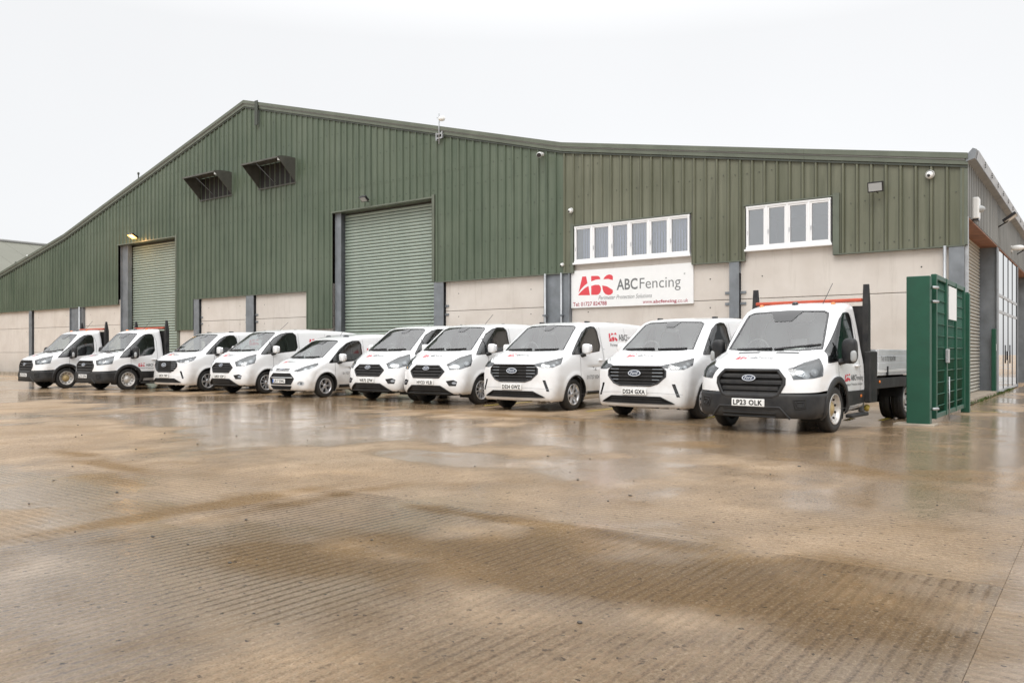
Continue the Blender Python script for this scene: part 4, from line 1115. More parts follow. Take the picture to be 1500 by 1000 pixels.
# rows of fixing screws on the pans
mb = MB()
for k in range(int(WL / PITCH)):
    tt = k * PITCH + .19
    rz = roof_z(tt); zb = [z for (p, q, z) in OPEN if p - 1e-6 <= tt <= q][0]
    for z in (2.5, 3.95, 5.0, 6.1, 7.0, 7.62, 8.7, 9.8, 10.9):
        if zb + .08 < z < rz - .45 and random.random() < .85:
            zz = z + random.uniform(-.02, .02); r_ = .014; o_ = .012
            vs = [(tt + r_ * math.cos(a), .011, zz + r_ * math.sin(a)) for a in np.linspace(0, 6.283, 6, endpoint=False)]
            vs2 = [(p[0], .022, p[2]) for p in vs]
            mb.add(vs + vs2, [(6, 7, 8, 9, 10, 11)] + [(i, (i + 1) % 6, 6 + (i + 1) % 6, 6 + i) for i in range(6)])
mb.build('fixing_screws', M['trim_dark'], wh, 'stuff')
# backing behind the sheets (so no light leaks through gaps) and the roof planes
def poly_wall(name, pts, y, mat): return MB().add([(a, y, b) for a, b in pts], [tuple(range(len(pts)))]).build(name, mat, wh)
for (p, q, z) in OPEN:
    kn = [p] + [k for k in (TB, TR, TL) if p < k < q] + [q]
    poly_wall('cladding_backing', [(p, z + .01), (q, z + .01)] + [(k, roof_z(k) - .06) for k in reversed(kn)], -.02, M['joint'])
DEP = 46.
for a, b in ((0, TB), (TB, TR), (TR, TL), (TL, WL)):
    za, zb_ = roof_z(a), roof_z(b)
    MB().add([(a, .10, za), (b, .10, zb_), (b, -DEP, zb_), (a, -DEP, za), (a, .10, za - .06), (b, .10, zb_ - .06), (b, -DEP, zb_ - .06), (a, -DEP, za - .06)],
             [(0, 1, 2, 3), (4, 7, 6, 5), (0, 4, 5, 1), (1, 5, 6, 2), (2, 6, 7, 3), (3, 7, 4, 0)]).build('roof', M['roof'], wh)
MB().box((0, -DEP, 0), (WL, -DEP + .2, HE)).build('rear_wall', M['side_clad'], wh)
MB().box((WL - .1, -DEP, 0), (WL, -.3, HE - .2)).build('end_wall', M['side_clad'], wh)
# verge flashing along the roof line: a deep strip and a capping
for a, b, m in ((-.06, TB, 'trim_green'), (TB, TR, 'trim_green'), (TR, TL, 'trim_green'), (TL, WL, 'trim_green')):
    n = max(1, round((b - a) / 3.2))
    for i in range(n):
        p = a + (b - a) * i / n; q = a + (b - a) * (i + 1) / n - .004
        zp, zq = roof_z(max(p, 0)), roof_z(q)
        def strip(lo, hi, o0, o1, mt, nm):
            MB().add([(p, o0, zp + lo), (q, o0, zq + lo), (q, o0, zq + hi), (p, o0, zp + hi), (p, o1, zp + lo), (q, o1, zq + lo), (q, o1, zq + hi), (p, o1, zp + hi)],
                     [(0, 1, 2, 3), (4, 7, 6, 5), (0, 4, 5, 1), (1, 5, 6, 2), (2, 6, 7, 3), (3, 7, 4, 0)]).build(nm, M[mt], wh)
        strip(-.17, .04, .037, .085, m, 'verge_flashing')
        strip(-.03, .10, .086, .125, m, 'verge_capping')
        strip(-.23, -.185, .037, .062, 'trim_dark', 'verge_flashing')
MB().box((TR - 1.05, .126, HR - 1.15), (TR - .85, .16, HR + .06 - .17)).build('ridge_strap', M['trim_dark'], wh)
# opening trims
def trim(name, a, b, mat): return MB().box(a, b).build(name, M[mat], wh)
for (p, q, z) in ((16.58, 21.86, 6.77), (32.86, 38.18, 6.79)):
    trim('door_head_flashing', (p - .02, -.45, z - .05), (q + .02, .055, z), 'trim_green')
    trim('door_side_flashing', (p - .12, -.02, HC if p < 20 else 2.31), (p, .06, z + .06), 'trim_green')
trim('cladding_drip', (0, -.1, HC - .03), (2.95, .045, HC - .002), 'trim_green'); trim('cladding_drip', (5.26, -.1, HC - .03), (6.78, .045, HC - .002), 'trim_green')
trim('cladding_drip', (10.74, -.1, HC - .03), (16.4, .045, HC - .002), 'trim_green'); trim('cladding_drip', (23.38, -.1, HC - .03), (31.36, .045, HC - .002), 'trim_green')
trim('cladding_drip', (38.2, -.1, HC - .03), (WL, .045, HC - .002), 'trim_green')
trim('window_jamb_flashing', (2.80, -.05, HC - .03), (2.955, .050, 5.28), 'clad_olive' if False else 'trim_green')
trim('window_jamb_flashing', (10.70, -.05, HC - .03), (10.80, .048, 5.25), 'trim_green')
trim('corner_flashing', (-.045, -.08, HC), (.10, .042, HE - .1), 'trim_green')
trim('window_head_flashing', (2.96, -.05, 5.20), (5.28, .052, 5.235), 'trim_green'); trim('window_head_flashing', (6.80, -.05, 5.17), (10.70, .052, 5.205), 'trim_green')
# concrete panels between the columns, joints left open
COLS = [(.02, .34), (5.41, 5.68), (10.84, 11.80), (16.06, 16.50), (21.50, 21.84), (26.87, 27.40), (30.95, 31.36), (37.42, 38.14), (41.83, 43.28), (47.93, 48.28), (53.4, 53.75), (58.5, 58.85)]
def panel(t0, t1, z0, z1, y=-.10):
    b = MB(); b.bbox((t0 + .006, y - .18, z0 + .007), (t1 - .006, y, z1 - .007), .012); return b.build('concrete_panel', M['concrete'], wh)
BAYS = [(.34, 5.41), (5.68, 10.84), (11.80, 16.06), (22.0, 26.87), (27.40, 30.95), (31.36, 32.86), (38.14, 41.83), (43.28, 47.93), (48.28, 53.4), (53.75, 58.5), (58.85, WL)]
for a, b in BAYS:
    zs = (.0, 1.28, 2.70)
    top = [5.2 if 0.34 <= a < 10.9 else HC]
    lv = [0., 1.28, 2.70, HC + .25]
    for i in range(3): panel(a, b, lv[i], lv[i + 1])
    MB().box((a, -.34, 0), (b, -.29, HC + .2)).build('wall_void', M['joint'], wh)
    for z in (2.50, 3.30):          # lifting sockets
        for t_ in (a + .6, b - .6):
            if b - a > 2: MB().lathe_y([(.020, -.097), (.015, -.094), (0, -.094)], 8, (t_, 0, z)).build('lifting_socket', M['joint'], wh)
# concrete between the sign and the upper windows
for (p, q, z) in ((2.96, 5.26, 3.97), (6.80, 10.72, 3.99)):
    MB().box((p - .1, -.28, HC + .2), (q + .1, -.102, z)).build('window_upstand', M['concrete'], wh)
def column(a, b, z1, y=.03, dep=.36):
    c = MB()
    if b - a < .6:
        z1 = min(z1, 6.76); c.box((a, y - .03, 0), (b, y, z1)); c.box(((a + b) / 2 - .02, y - dep, 0), ((a + b) / 2 + .02, y - .03, z1)); c.box((a, y - dep - .03, 0), (b, y - dep, z1))
    else:
        c.box((a + .02, y - .12, 0), (b - .02, y - .06, z1)); c.box((a, y - .2, 0), (a + .04, y + .02, z1)); c.box((b - .04, y - .2, 0), (b, y + .02, z1))
    return c.build('steel_column', M['steel'], wh)
for a, b in COLS: column(a, b, 6.78 if (a in (21.50, 37.42)) else HC - .035, -.12 if a in (21.5, 37.42) else .03)
# tall shutter jambs
for a in (16.42, ): MB().box((a, -.42, 0), (a + .16, -.10, 6.74)).build('door_jamb', M['steel_light'], wh)
MB().box((32.70, -.42, 0), (32.86, -.04, 6.7)).build('door_jamb', M['trim_green'], wh)
# drain pipes
for t_, y, z1 in ((42.15, .05, HC), (11.72, .09, HC), (11.15, .03, HC), (.42, .06, HC)):
    p = MB().tube([(t_, y, .0), (t_, y, z1)], .05 if t_ > 12 else .035, 10).build('drain_pipe', M['steel_light'], wh)
    for z in (1.0, 2.4): MB().box((t_ - .07, y - .06, z), (t_ + .07, y + .055, z + .05)).build('pipe_clip', M['steel'], p)
for a, b in ((5.25, 5.41), (5.68, 5.84), (15.9, 16.06), (26.7, 26.87), (30.8, 30.95), (27.40, 27.56)):
    for z in (2.55, 2.85): MB().box((a, -.10, z), (b, -.07, z + .07)).build('wall_bracket', M['steel'], wh)
# plinth and left low ledge
MB().box((39, -.02, 0), (WL, .28, .12)).build('plinth', M['plinth'], wh)
MB().box((0.35, -.1, 0), (38, .10, .09)).build('plinth', M['plinth'], wh)
# ---- roller shutters: one object, one slat each
def slat_mesh(w, h, mat, axis='x'):
    mb = MB(); pr = [(-.01, 0.0), (.022, h * .03), (.044, h * .28), (.044, h * .55), (.024, h * .80), (-.005, h * .86)]; vs = []
    for o, z in pr: vs += [(0, o, z), (w, o, z)] if axis == 'x' else [(-o, 0, z), (-o, -w, z)]
    mb.add(vs, [(2 * i, 2 * i + 1, 2 * i + 3, 2 * i + 2) for i in range(len(pr) - 1)]); return mb.mesh('slat', mat)
def shutter(name, t0, t1, z0, z1, y, mat, h=.125):
    d = empty(name, (t0, y, 0), 0, wh); me = slat_mesh(t1 - t0, h, mat)
    n = int((z1 - z0) / h)
    for i in range(n): link('slat', me, d, None, (0, 0, z0 + i * h))
    MB().box((0, -.06, z0), (t1 - t0, -.02, z1)).build('shutter_back', M['joint'], d)
    return d
shutter('roller_shutter', 16.58, 21.55, .05, 6.74, -.42, M['shutter'])
shutter('roller_shutter', 32.88, 37.48, .05, 6.76, -.42, M['shutter'])
# ---- upper windows
def window(t0, t1, z0, z1, n, blinds):
    f = MB(); y0, y1 = -.14, .035
    f.bbox((t0, y0, z0), (t1, y1, z0 + .055), .01); f.bbox((t0, y0, z1 - .055), (t1, y1, z1), .01)
    wid = (t1 - t0) / n
    for i in range(n + 1):
        x = t0 + i * wid; x = min(max(x, t0 + .04), t1 - .04)
        f.bbox((x - .028, y0 + .003, z0 + .05), (x + .028, y1 - .003, z1 - .05), .01)
    fo = f.build('window', M['upvc'], wh)
    MB().bbox((t0 - .03, -.12, z0 - .06), (t1 + .03, .075, z0 - .003), .008).build('window_sill', M['upvc'], fo)
    for i in range(n):
        a, b = t0 + i * wid + .028, t0 + (i + 1) * wid - .028
        s_ = MB(); q = .045
        for (p0, p1) in (((a, z0 + .055), (a + q, z1 - .055)), ((b - q, z0 + .055), (b, z1 - .055)), ((a + q, z0 + .055), (b - q, z0 + .055 + q)), ((a + q, z1 - .055 - q), (b - q, z1 - .055))):
            s_.box((p0[0], -.09, p0[1]), (p1[0], .012, p1[1]))
        s_.build('sash', M['upvc'], fo)
        MB().box((a + q - .005, -.045, z0 + .055 + q - .005), (b - q + .005, -.030, z1 - .055 - q + .005)).build('pane', M['win_glass'], fo)
        MB().bbox((b - q + .008, .012, (z0 + z1) / 2 - .2), (b - q + .03, .035, (z0 + z1) / 2 - .08), .006).build('handle', M['silver'], fo)
        if blinds:
            m_ = MB(); lo = a + (.0 if i < n - 1 else .0); xx = lo
            stop = b - (.16 if i == n - 1 else 0)
            while xx < stop: 
                m_.add([(xx, -.20, z0 + .05), (xx + .082, -.225, z0 + .05), (xx + .082, -.225, z1), (xx, -.20, z1)], [(0, 1, 2, 3)]); xx += .088
            m_.build('blind', M['blind'], fo)
    # the room behind
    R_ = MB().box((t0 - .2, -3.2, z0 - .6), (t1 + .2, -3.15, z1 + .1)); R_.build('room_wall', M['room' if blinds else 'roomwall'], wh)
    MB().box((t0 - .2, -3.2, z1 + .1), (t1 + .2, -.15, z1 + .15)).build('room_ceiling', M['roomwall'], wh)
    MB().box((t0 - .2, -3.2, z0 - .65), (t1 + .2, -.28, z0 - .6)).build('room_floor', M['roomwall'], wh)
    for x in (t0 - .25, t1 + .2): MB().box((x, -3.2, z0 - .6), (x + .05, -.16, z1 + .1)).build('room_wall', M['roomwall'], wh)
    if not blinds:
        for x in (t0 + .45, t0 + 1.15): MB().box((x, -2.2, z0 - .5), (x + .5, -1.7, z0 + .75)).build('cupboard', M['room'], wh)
window(3.0, 5.22, 4.03, 5.19, 4, False)
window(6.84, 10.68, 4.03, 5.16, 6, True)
# ---- extract hoods high on the gable
def hood(t0, t1, z0, z1, name):
    h = empty(name, (t0, 0, 0), 0, wh); w = t1 - t0; o = .95; zl = z1 - .10
    top = [(0.04, z1)] + [(.04 + (o - .04) * math.sin(a), zl - .02 + .13 * math.cos(a)) for a in np.linspace(.35, 1.45, 6)] 
    side = [(.04, z0)] + top[0:1] + top[1:]
    for x in (0, w - .012): MB().prism(side, lambda u, v, dd: (dd, u, v), x, x + .012).build('hood_cheek', M['hood'], h)
    vs = []
    for u, v in top: vs += [(0, u + .003, v + .004), (w, u + .003, v + .004)]
    MB().add(vs + [(a, b, c - .05) for a, b, c in vs], [(2 * i, 2 * i + 1, 2 * i + 3, 2 * i + 2) for i in range(len(top) - 1)] + [(len(vs) - 2, len(vs) - 1, 2 * len(vs) - 1, 2 * len(vs) - 2)]).build('hood_top', M['hood'], h)
    MB().box((.02, .042, z0 + .02), (w - .02, .05, z1 - .02)).build('louvre_opening', M['hood_in'], h)
    MB().box((-.04, .04, z0 - .05), (w + .04, .075, z0)).build('hood_sill', M['hood'], h)
    lip = top[-1]
    MB().box((0, lip[0] - .02, lip[1] - .05), (w, lip[0] + .01, lip[1] + .01)).build('hood_lip', M['hood'], h)
    MB().tube([(w * .5, .06, z0 + .03), (w * .62, lip[0] - .03, lip[1] - .03)], .012, 6).build('hood_brace', M['steel'], h)
    MB().box((.013, lip[0] - .2, lip[1] - .14), (.03, lip[0] - .03, lip[1] - .02)).build('hood_clip', M['cam_white'], h)
hood(28.38, 30.78, 8.22, 9.20, 'extract_hood'); hood(24.05, 26.44, 8.22, 9.20, 'extract_hood')
# ---- side wall running back from the corner (plane x = 0, facing -x)
def s_pt(s_, o, z): return (-o, -s_, z)
SB = 4.42
s0 = .0
while s0 < DEP - .1:
    s1 = min(s0 + 1.0, DEP); pr = clad_profile(s0, s1, PITCH, .06); mb = MB(); vs = []
    for s_, o in pr: vs += [s_pt(s_, o, SB), s_pt(s_, o, HE - .03)]
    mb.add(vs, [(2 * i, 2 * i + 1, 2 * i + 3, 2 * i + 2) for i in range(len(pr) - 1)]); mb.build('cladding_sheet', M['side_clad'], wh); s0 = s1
MB().box((.02, -DEP, SB), (.05, -.05, HE)).build('cladding_backing', M['joint'], wh)
MB().box((-.03, -DEP, SB - .03), (.50, -.05, SB)).build('soffit', M['rust'], wh)
MB().box((-.05, -.16, .0), (.02, -.04, HE - .1)).build('corner_post', M['steel_light'], wh)
# eaves gutter: box section with a row of bright flashing plates on its face
MB().prism([(-.02, HE - .10), (-.20, HE - .04), (-.24, HE + .16), (-.16, HE + .20), (-.02, HE + .04)], lambda u, v, dd: (u, dd, v), .10, -DEP).build('gutter', M['steel'], wh)
s0 = .15
while s0 < 40:
    MB().prism([(-.212, HE - .03), (-.255, HE + .175), (-.17, HE + .215), (-.16, HE + .20), (-.242, HE + .158), (-.205, HE - .025)], lambda u, v, dd: (u, dd, v), -s0, -s0 - 1.42).build('gutter_plate', M['steel_light'], wh)
    for k in range(3): MB().box((-.262, -s0 - 1.36 + .02 * k, HE + .02 + .05 * k), (-.236, -s0 - 1.35 + .02 * k, HE + .05 + .05 * k)).build('gutter_bolt', M['joint'], wh)
    s0 += 1.46
# bays of the side wall
d = empty('roller_shutter', (.46, -.18, 0), 0, wh); me = slat_mesh(6.3, .098, M['shutter_beige'], 'y')
for i in range(44): link('slat', me, d, None, (0, 0, .12 + i * .098))
MB().box((.02, -6.3, .1), (.06, 0, 4.42)).build('shutter_back', M['joint'], d)
MB().box((-.02, -6.7, 0), (.50, .0 - .2, .11)).build('plinth', M['plinth'], wh)
for s_ in (6.62, 13.42, 18.6, 25.0, 31.4):
    c = MB(); c.box((0, -s_ - .03, 0), (.47, -s_, SB)); c.box((-.03, -s_ - .20, 0), (0, -s_ + .10, SB)); c.build('steel_column', M['steel'], wh)
# glazed entrance
g = empty('glazed_entrance', (.0, -6.95, 0), 0, wh)
fr = MB()
for k, s_ in enumerate((0, 1.55, 3.1, 4.6, 6.2)):
    fr.box((-.016, -s_ - .09, 0), (.05, -s_, SB - .02))
fr.build('frame', M['frame_grey'], g)
fw = MB()
for z in (2.46, 2.96, .03): fw.box((-.022, -6.28, z), (.10, 0, z + .085))
fw.box((-.024, -.10, 0), (-.012, .0, SB - .02)); fw.build('transom', M['steel_light'], g)
for i, (a, b) in enumerate(((.09, 1.55), (1.64, 3.1), (3.19, 4.6), (4.69, 6.2))):
    for z0, z1 in ((.115, 2.46), (2.545, 2.96), (3.045, SB - .02)):
        MB().box((-.004, -b, z0), (.008, -a, z1)).build('pane', M['win_glass'], g)
MB().tube([(-.07, -3.0, .9), (-.07, -3.0, 1.5)], .02, 8).build('door_pull', M['gloss_black'], g); MB().box((-.03, -3.06, 1.0), (-.012, -2.9, 1.3)).build('door_lock', M['gloss_black'], g)
MB().box((2.6, -7.2, 0), (2.65, -.5, 4.4)).build('lobby_wall', M['room'], g); MB().box((.12, -6.4, .0), (2.6, 0, .02)).build('lobby_floor', M['room'], g)
# brick pier and the next bays
bm_ = MB().box((0, 0, 0), (.24, .10, .068)).mesh('brick', M['brick'])
pier = empty('brick_pier', (.08, -13.75, 0), 0, wh)
for i in range(56):
    for j in range(3):
        link('brick', bm_, pier, None, (random.uniform(-.004, .004), -.11 * j - (.05 if i % 2 else 0), i * .078))
MB().box((.02, -.4, 0), (.22, .06, 4.4)).build('mortar', M['plinth'], pier)
d = empty('roller_shutter', (.46, -14.4, 0), 0, wh); me = slat_mesh(4.1, .098, M['shutter_beige'], 'y')
for i in range(44): link('slat', me, d, None, (0, 0, .12 + i * .098))
for a, b in ((18.8, 24.9), (25.1, 31.3), (31.5, DEP)):
    MB().box((.40, -b, 0), (.5, -a, SB)).build('concrete_panel', M['concrete'], wh)

def wpt(t, o, z=0.):
    """warehouse frame -> world"""
    c, s_ = math.cos(YAW), math.sin(YAW); return Vector((CX + t * c - o * s_, CY + t * s_ + o * c, z))
def wthing(name, t, o, z, label, cat, group=None):
    e = empty(name, wpt(t, o, z), YAW); tag(e, label, cat, group); return e

# =================================================================== things fixed to the warehouse
sg_ = wthing('company_sign', 6.76, -.06, 2.63, 'white company sign board with red mark below the six pane window', 'sign')
MB().bbox((0, -.04, 0), (4.06, .03, 1.16), .008).build('board', M['sign'], sg_)
def flat(mb, vf, y=.0325):
    v, f = vf; mb.add([(4.06 - x, y, z) for x, z in v], f)
mr_ = MB(); sc = 4.06 / 1105.
for p in LOGO:
    q = [((x - 235 + .0) * sc, 1.16 - (y_ - (168 - (x - 235) * .060)) * sc * 1.04) for x, y_ in p]; flat(mr_, (q, [tuple(range(len(q)))]))
mr_.build('logo', M['sign_red'], sg_)
mg = MB(); 
def fitw(vf, x0, y0, w, sy_):
    v, f = vf; xs = [p[0] for p in v]; k = w / (max(xs) - min(xs)); return [((p[0] - min(xs)) * k + x0, p[1] * sy_ + y0) for p in v], f
flat(mg, fitw(text2d('ABC', .018), 1.61, .50, .70, .455)); flat(mg, fitw(text2d('Fencing', -.004), 2.38, .50, 1.30, .455))
flat(mg, fit2d(text2d('Perimeter Protection Solutions', 0, .3), .98, .225, 1.80, .125))
ring = [(3.80 + .025 * math.cos(a), .86 + .025 * math.sin(a)) for a in np.linspace(0, 6.283, 10, endpoint=False)]; rin = [(3.80 + .018 * math.cos(a), .86 + .018 * math.sin(a)) for a in np.linspace(0, 6.283, 10, endpoint=False)]
flat(mg, (ring + rin, [(i, (i + 1) % 10, 10 + (i + 1) % 10, 10 + i) for i in range(10)])); flat(mg, fit2d(text2d('R', .01), 3.792, .848, .017, .022)); mg.build('lettering', M['sign_grey'], sg_, 'stuff')
md = MB(); flat(md, fit2d(text2d('Tel: 01727 824788', .016), .07, .055, 1.20, .125)); 
flat(md, fit2d(text2d('www.', .0), 2.48, .055, .33, .075)); flat(md, fit2d(text2d('abcfencing', .022), 2.82, .03, .74, .125)); flat(md, fit2d(text2d('.co.uk', .0), 3.57, .052, .34, .102))
md.build('lettering', M['darkred'], sg_, 'stuff')

def floodlight(t, z, tilt, lit, label, w=.34, h=.24, y=.06, turn=0.):
    e = wthing('floodlight', t, y, z, label, 'floodlight', 'floodlights on the warehouse walls')
    e.rotation_euler.z = YAW + turn
    b = MB().tube([(0, -.02, -.12), (0, .12, -.12), (0, .18, 0)], .016, 6); b.build('bracket', M['cam_dark'], e)
    hd = MB().bbox((-w / 2, .0, -h / 2), (w / 2, .09, h / 2), .015).build('lamp_body', M['cam_dark'], e); hd.location = (0, .22, 0); hd.rotation_euler = (tilt, 0, 0)
    fg = MB().box((-w / 2 + .03, .088, -h / 2 + .03), (w / 2 - .03, .096, h / 2 - .03)).build('lamp_glass', M['lit'] if lit else M['flood'], hd)
    return e
floodlight(1.88, 5.28, R(-15), False, 'black floodlight on the olive cladding right of the small upper window', .36, .25)
floodlight(19.75, 7.05, R(-50), False, 'grey floodlight above the large roller shutter')
lf = floodlight(36.21, 7.08, R(-60), True, 'glowing orange floodlight above the left roller shutter', .5, .36)
pl = bpy.data.lights.new('lamp_glow', 'POINT'); pl.energy = 25; pl.color = (1, .55, .18); pl.shadow_soft_size = .12
po = bpy.data.objects.new('lamp_glow', pl); COL.objects.link(po); po.parent = lf; po.location = (0, .45, -.25)
def side_flood(s_, z, label):
    e = wthing('floodlight', -.02, -s_, z, label, 'floodlight', 'floodlights on the warehouse walls'); e.rotation_euler.z = YAW + R(90)
    MB().tube([(0, 0, -.25), (0, .25, -.1), (0, .32, .0)], .022, 6).build('bracket', M['cam_dark'], e)
    hd = MB().bbox((-.24, 0, -.2), (.24, .08, .2), .015).build('lamp_body', M['cam_dark'], e); hd.location = (0, .30, .05); hd.rotation_euler = (R(-55), 0, 0)
    MB().box((-.2, .078, -.16), (.2, .086, .16)).build('lamp_glass', M['flood'], hd)
side_flood(6.6, 5.22, 'black floodlight sticking out from the side wall under the gutter'); side_flood(13.0, 5.05, 'floodlight further back along the side wall')

def bullet(t, o, z, rz, label, size=1.):
    e = wthing('security_camera', t, o, z, label, 'camera', 'security cameras on the warehouse'); e.rotation_euler.z = YAW + rz
    MB().lathe_y([(0, .06), (.055, .06), (.06, .0), (.06, -.05)], 12).build('mount', M['cam_white'], e)
    b = MB().tube([(0, .05, 0), (0, .11, -.03)], .025, 8); b.build('arm', M['cam_white'], e)
    hd = empty('camera_head', (0, .12, -.03), 0, e); hd.rotation_euler = (R(-18), 0, R(28))
    MB().lathe_y([(0, -.06), (.06 * size, -.05), (.065 * size, .0), (.065 * size, .22 * size), (.055 * size, .25 * size)], 14).build('camera_body', M['cam_white'], hd)
    MB().lathe_y([(.05 * size, .235 * size), (.0, .24 * size)], 12).build('camera_lens', M['cam_dark'], hd)
def dome(t, o, z, label, r=.085):
    e = wthing('dome_camera', t, o, z, label, 'camera', 'security cameras on the warehouse')
    MB().lathe_y([(0, .0), (r, .0), (r * 1.05, .04), (r * .9, .07)], 16).build('dome_base', M['cam_white'], e)
    MB().ell((0, .06, -.012), (r * .85, r * .8, r * .85), 2).build('dome_shell', M['cam_white'], e)
    MB().ell((.01, .06 + r * .55, -.03), (r * .42, r * .3, r * .42), 2).build('camera_lens', M['cam_dark'], e)
bullet(11.87, .04, 7.58, 0, 'white bullet camera high under the roof edge where the roof bends', 1.3)
dome(10.77, .05, 5.66, 'white dome camera just above the six pane window left corner')
dome(11.08, .05, 4.00, 'small white dome camera beside the upper left corner of the sign', .06)
dome(.73, .05, 5.46, 'white dome camera at the top right corner of the front cladding', .10)
e = wthing('alarm_box', -.04, -1.0, 4.72, 'cream alarm box with lamp on the side wall near the corner', 'alarm box')
MB().bbox((-.14, -.16, -.26), (0, .16, .26), .03).build('box', M['cam_white'], e); MB().ell((-.12, .0, -.02), (.14, .09, .09), 2).build('lamp', M['flood'], e); MB().box((-.13, -.13, -.30), (-.02, .13, -.25)).build('siren', M['cam_dark'], e)
e = wthing('security_camera', -.04, -10.6, 4.75, 'white camera on the side wall above the glazed entrance', 'camera', 'security cameras on the warehouse')
MB().bbox((-.05, -.08, -.10), (0, .08, .10), .01).build('mount', M['cam_white'], e); MB().ell((-.20, .06, .02), (.20, .09, .09), 2.4).build('camera_body', M['cam_white'], e)
# weather mast
e = wthing('weather_mast', 16.16, .14, 8.55, 'thin grey mast with white sensor fixed to the roof edge above the shutter', 'mast')
MB().tube([(0, 0, 0), (0, 0, 1.05)], .022, 8).build('pole', M['steel_light'], e); MB().ell((-.16, .04, .84), (.13, .10, .085), 2.4).build('sensor', M['cam_white'], e)
MB().tube([(0, 0, .90), (.10, 0, .92)], .012, 6).build('arm', M['steel_light'], e)
MB().box((-.16, -.04, .18), (.16, .0, .23)).box((-.16, -.04, .33), (.16, 0, .38)).box((-.16, -.05, .18), (-.12, .02, .42)).box((.10, -.05, .12), (.14, .02, .4)).build('bracket', M['steel_light'], e)
# gulls on the left roof edge
def gull(t, z, rz, label, dark=False):
    e = wthing('gull', t, -.25, z, label, 'bird', 'birds on the roof edge'); e.rotation_euler.z = YAW + rz
    MB().ell((0, 0, .13), (.20, .085, .085), 2).ell((.17, 0, .25), (.06, .05, .055), 2).tube([(.10, 0, .17), (.16, 0, .25)], [.06, .045], 8).tube([(-.15, 0, .12), (-.36, 0, .08)], [.06, .012], 8).tube([(.22, 0, .25), (.28, 0, .24)], [.016, .005], 6).build('bird_body', M['gull'] if not dark else M['trim_dark'], e)
    MB().ell((-.08, 0, .145), (.19, .09, .06), 2).build('wings', M['steel_light'] if not dark else M['trim_dark'], e)
    MB().tube([(.0, .03, -.05), (.02, .03, .06)], .008, 5).tube([(.0, -.03, -.05), (.02, -.03, .06)], .008, 5).build('legs', M['amber'], e)
gull(49.1, roof_z(49.1) + .08, R(150), 'white gull perched on the roof edge at far left')
gull(50.4, roof_z(50.4) + .06, R(20), 'dark bird sitting low on the roof edge, left of the white gull', True)
e = wthing('roof_spike', 36.4, -.1, roof_z(36.4) + .1, 'small dark post standing on the left roof slope', 'post'); MB().tube([(0, 0, 0), (0, 0, .42)], .03, 6).ell((0, 0, .42), (.06, .05, .07)).build('post', M['trim_dark'], e)

# =================================================================== green gate beside the nearest truck
gp = wthing('gate_post', 0, 6.3, 0, 'thick dark green square gate post on a pale concrete pad', 'gate post', 'green gate and posts')
MB().bbox((-.25, -.22, 0), (.11, 0, 2.53), .012).build('post', M['gate'], gp)
MB().bbox((-.33, -.34, -.02), (.30, .14, .035), .012).build('concrete_pad', M['plinth'], gp)
for z in (.28, 2.1, 2.34): MB().tube([(-.27, -.16, z), (-.33, -.30, z)], .025, 8).build('hinge', M['steel_light'], gp)
gt = wthing('mesh_gate', -.25, 5.95, 0, 'green steel mesh gate leaf standing open, end on', 'gate', 'green gate and posts')
fr = MB(); 
for o_, w_ in ((0, .09), (-1.12, .10), (-2.3, .06), (-3.42, .09)):
    fr = MB().bbox((-.05, o_ - w_, .10), (.04, o_, 2.58), .01); fr.build('stile', M['gate'], gt)
for z in (.10, 2.50): MB().bbox((-.038, -3.40, z), (.028, -.02, z + .085), .008).build('rail', M['gate'], gt)
for k in range(11):
    z = .30 + k * .205; MB().tube([(-.012, -3.40, z), (-.012, -.05, z)], .010, 5).build('mesh_wire', M['gate'], gt)
mb = MB()
for k in range(1, 66): mb.tube([(0, -.05 - k * .051, .14), (0, -.05 - k * .051, 2.54)], .0045, 4)
mb.build('mesh_bars', M['gate'], gt, 'stuff')
MB().box((-.062, -2.2, 1.85), (-.050, -1.30, 2.46)).build('notice', M['sign'], gt)
MB().bbox((-.09, -1.18, 1.05), (-.04, -1.02, 1.30), .01).build('lock', M['steel_light'], gt); MB().tube([(-.09, -1.1, .02), (-.09, -1.1, .8)], .012, 6).build('drop_bolt', M['steel_light'], gt)
ge = wthing('gate_end_post', -.26, 2.28, 0, 'slim green post at the far end of the open gate', 'gate post', 'green gate and posts')
MB().bbox((-.10, -.10, .0), (.06, .06, 2.46), .01).build('post', M['gate'], ge)
MB().bbox((-.08, -.08, 2.46), (.04, .04, 2.49), .01).build('post_cap', M['gate'], ge)
gr = wthing('green_guide_post', -.02, -6.35, 0, 'short green upright beside the side shutter', 'post'); MB().bbox((0, -.06, .1), (.12, .06, 1.95), .01).build('upright', M['gate'], gr); MB().box((-.004, -.03, 1.3), (0, .03, 1.5)).build('label_plate', M['sign'], gr)

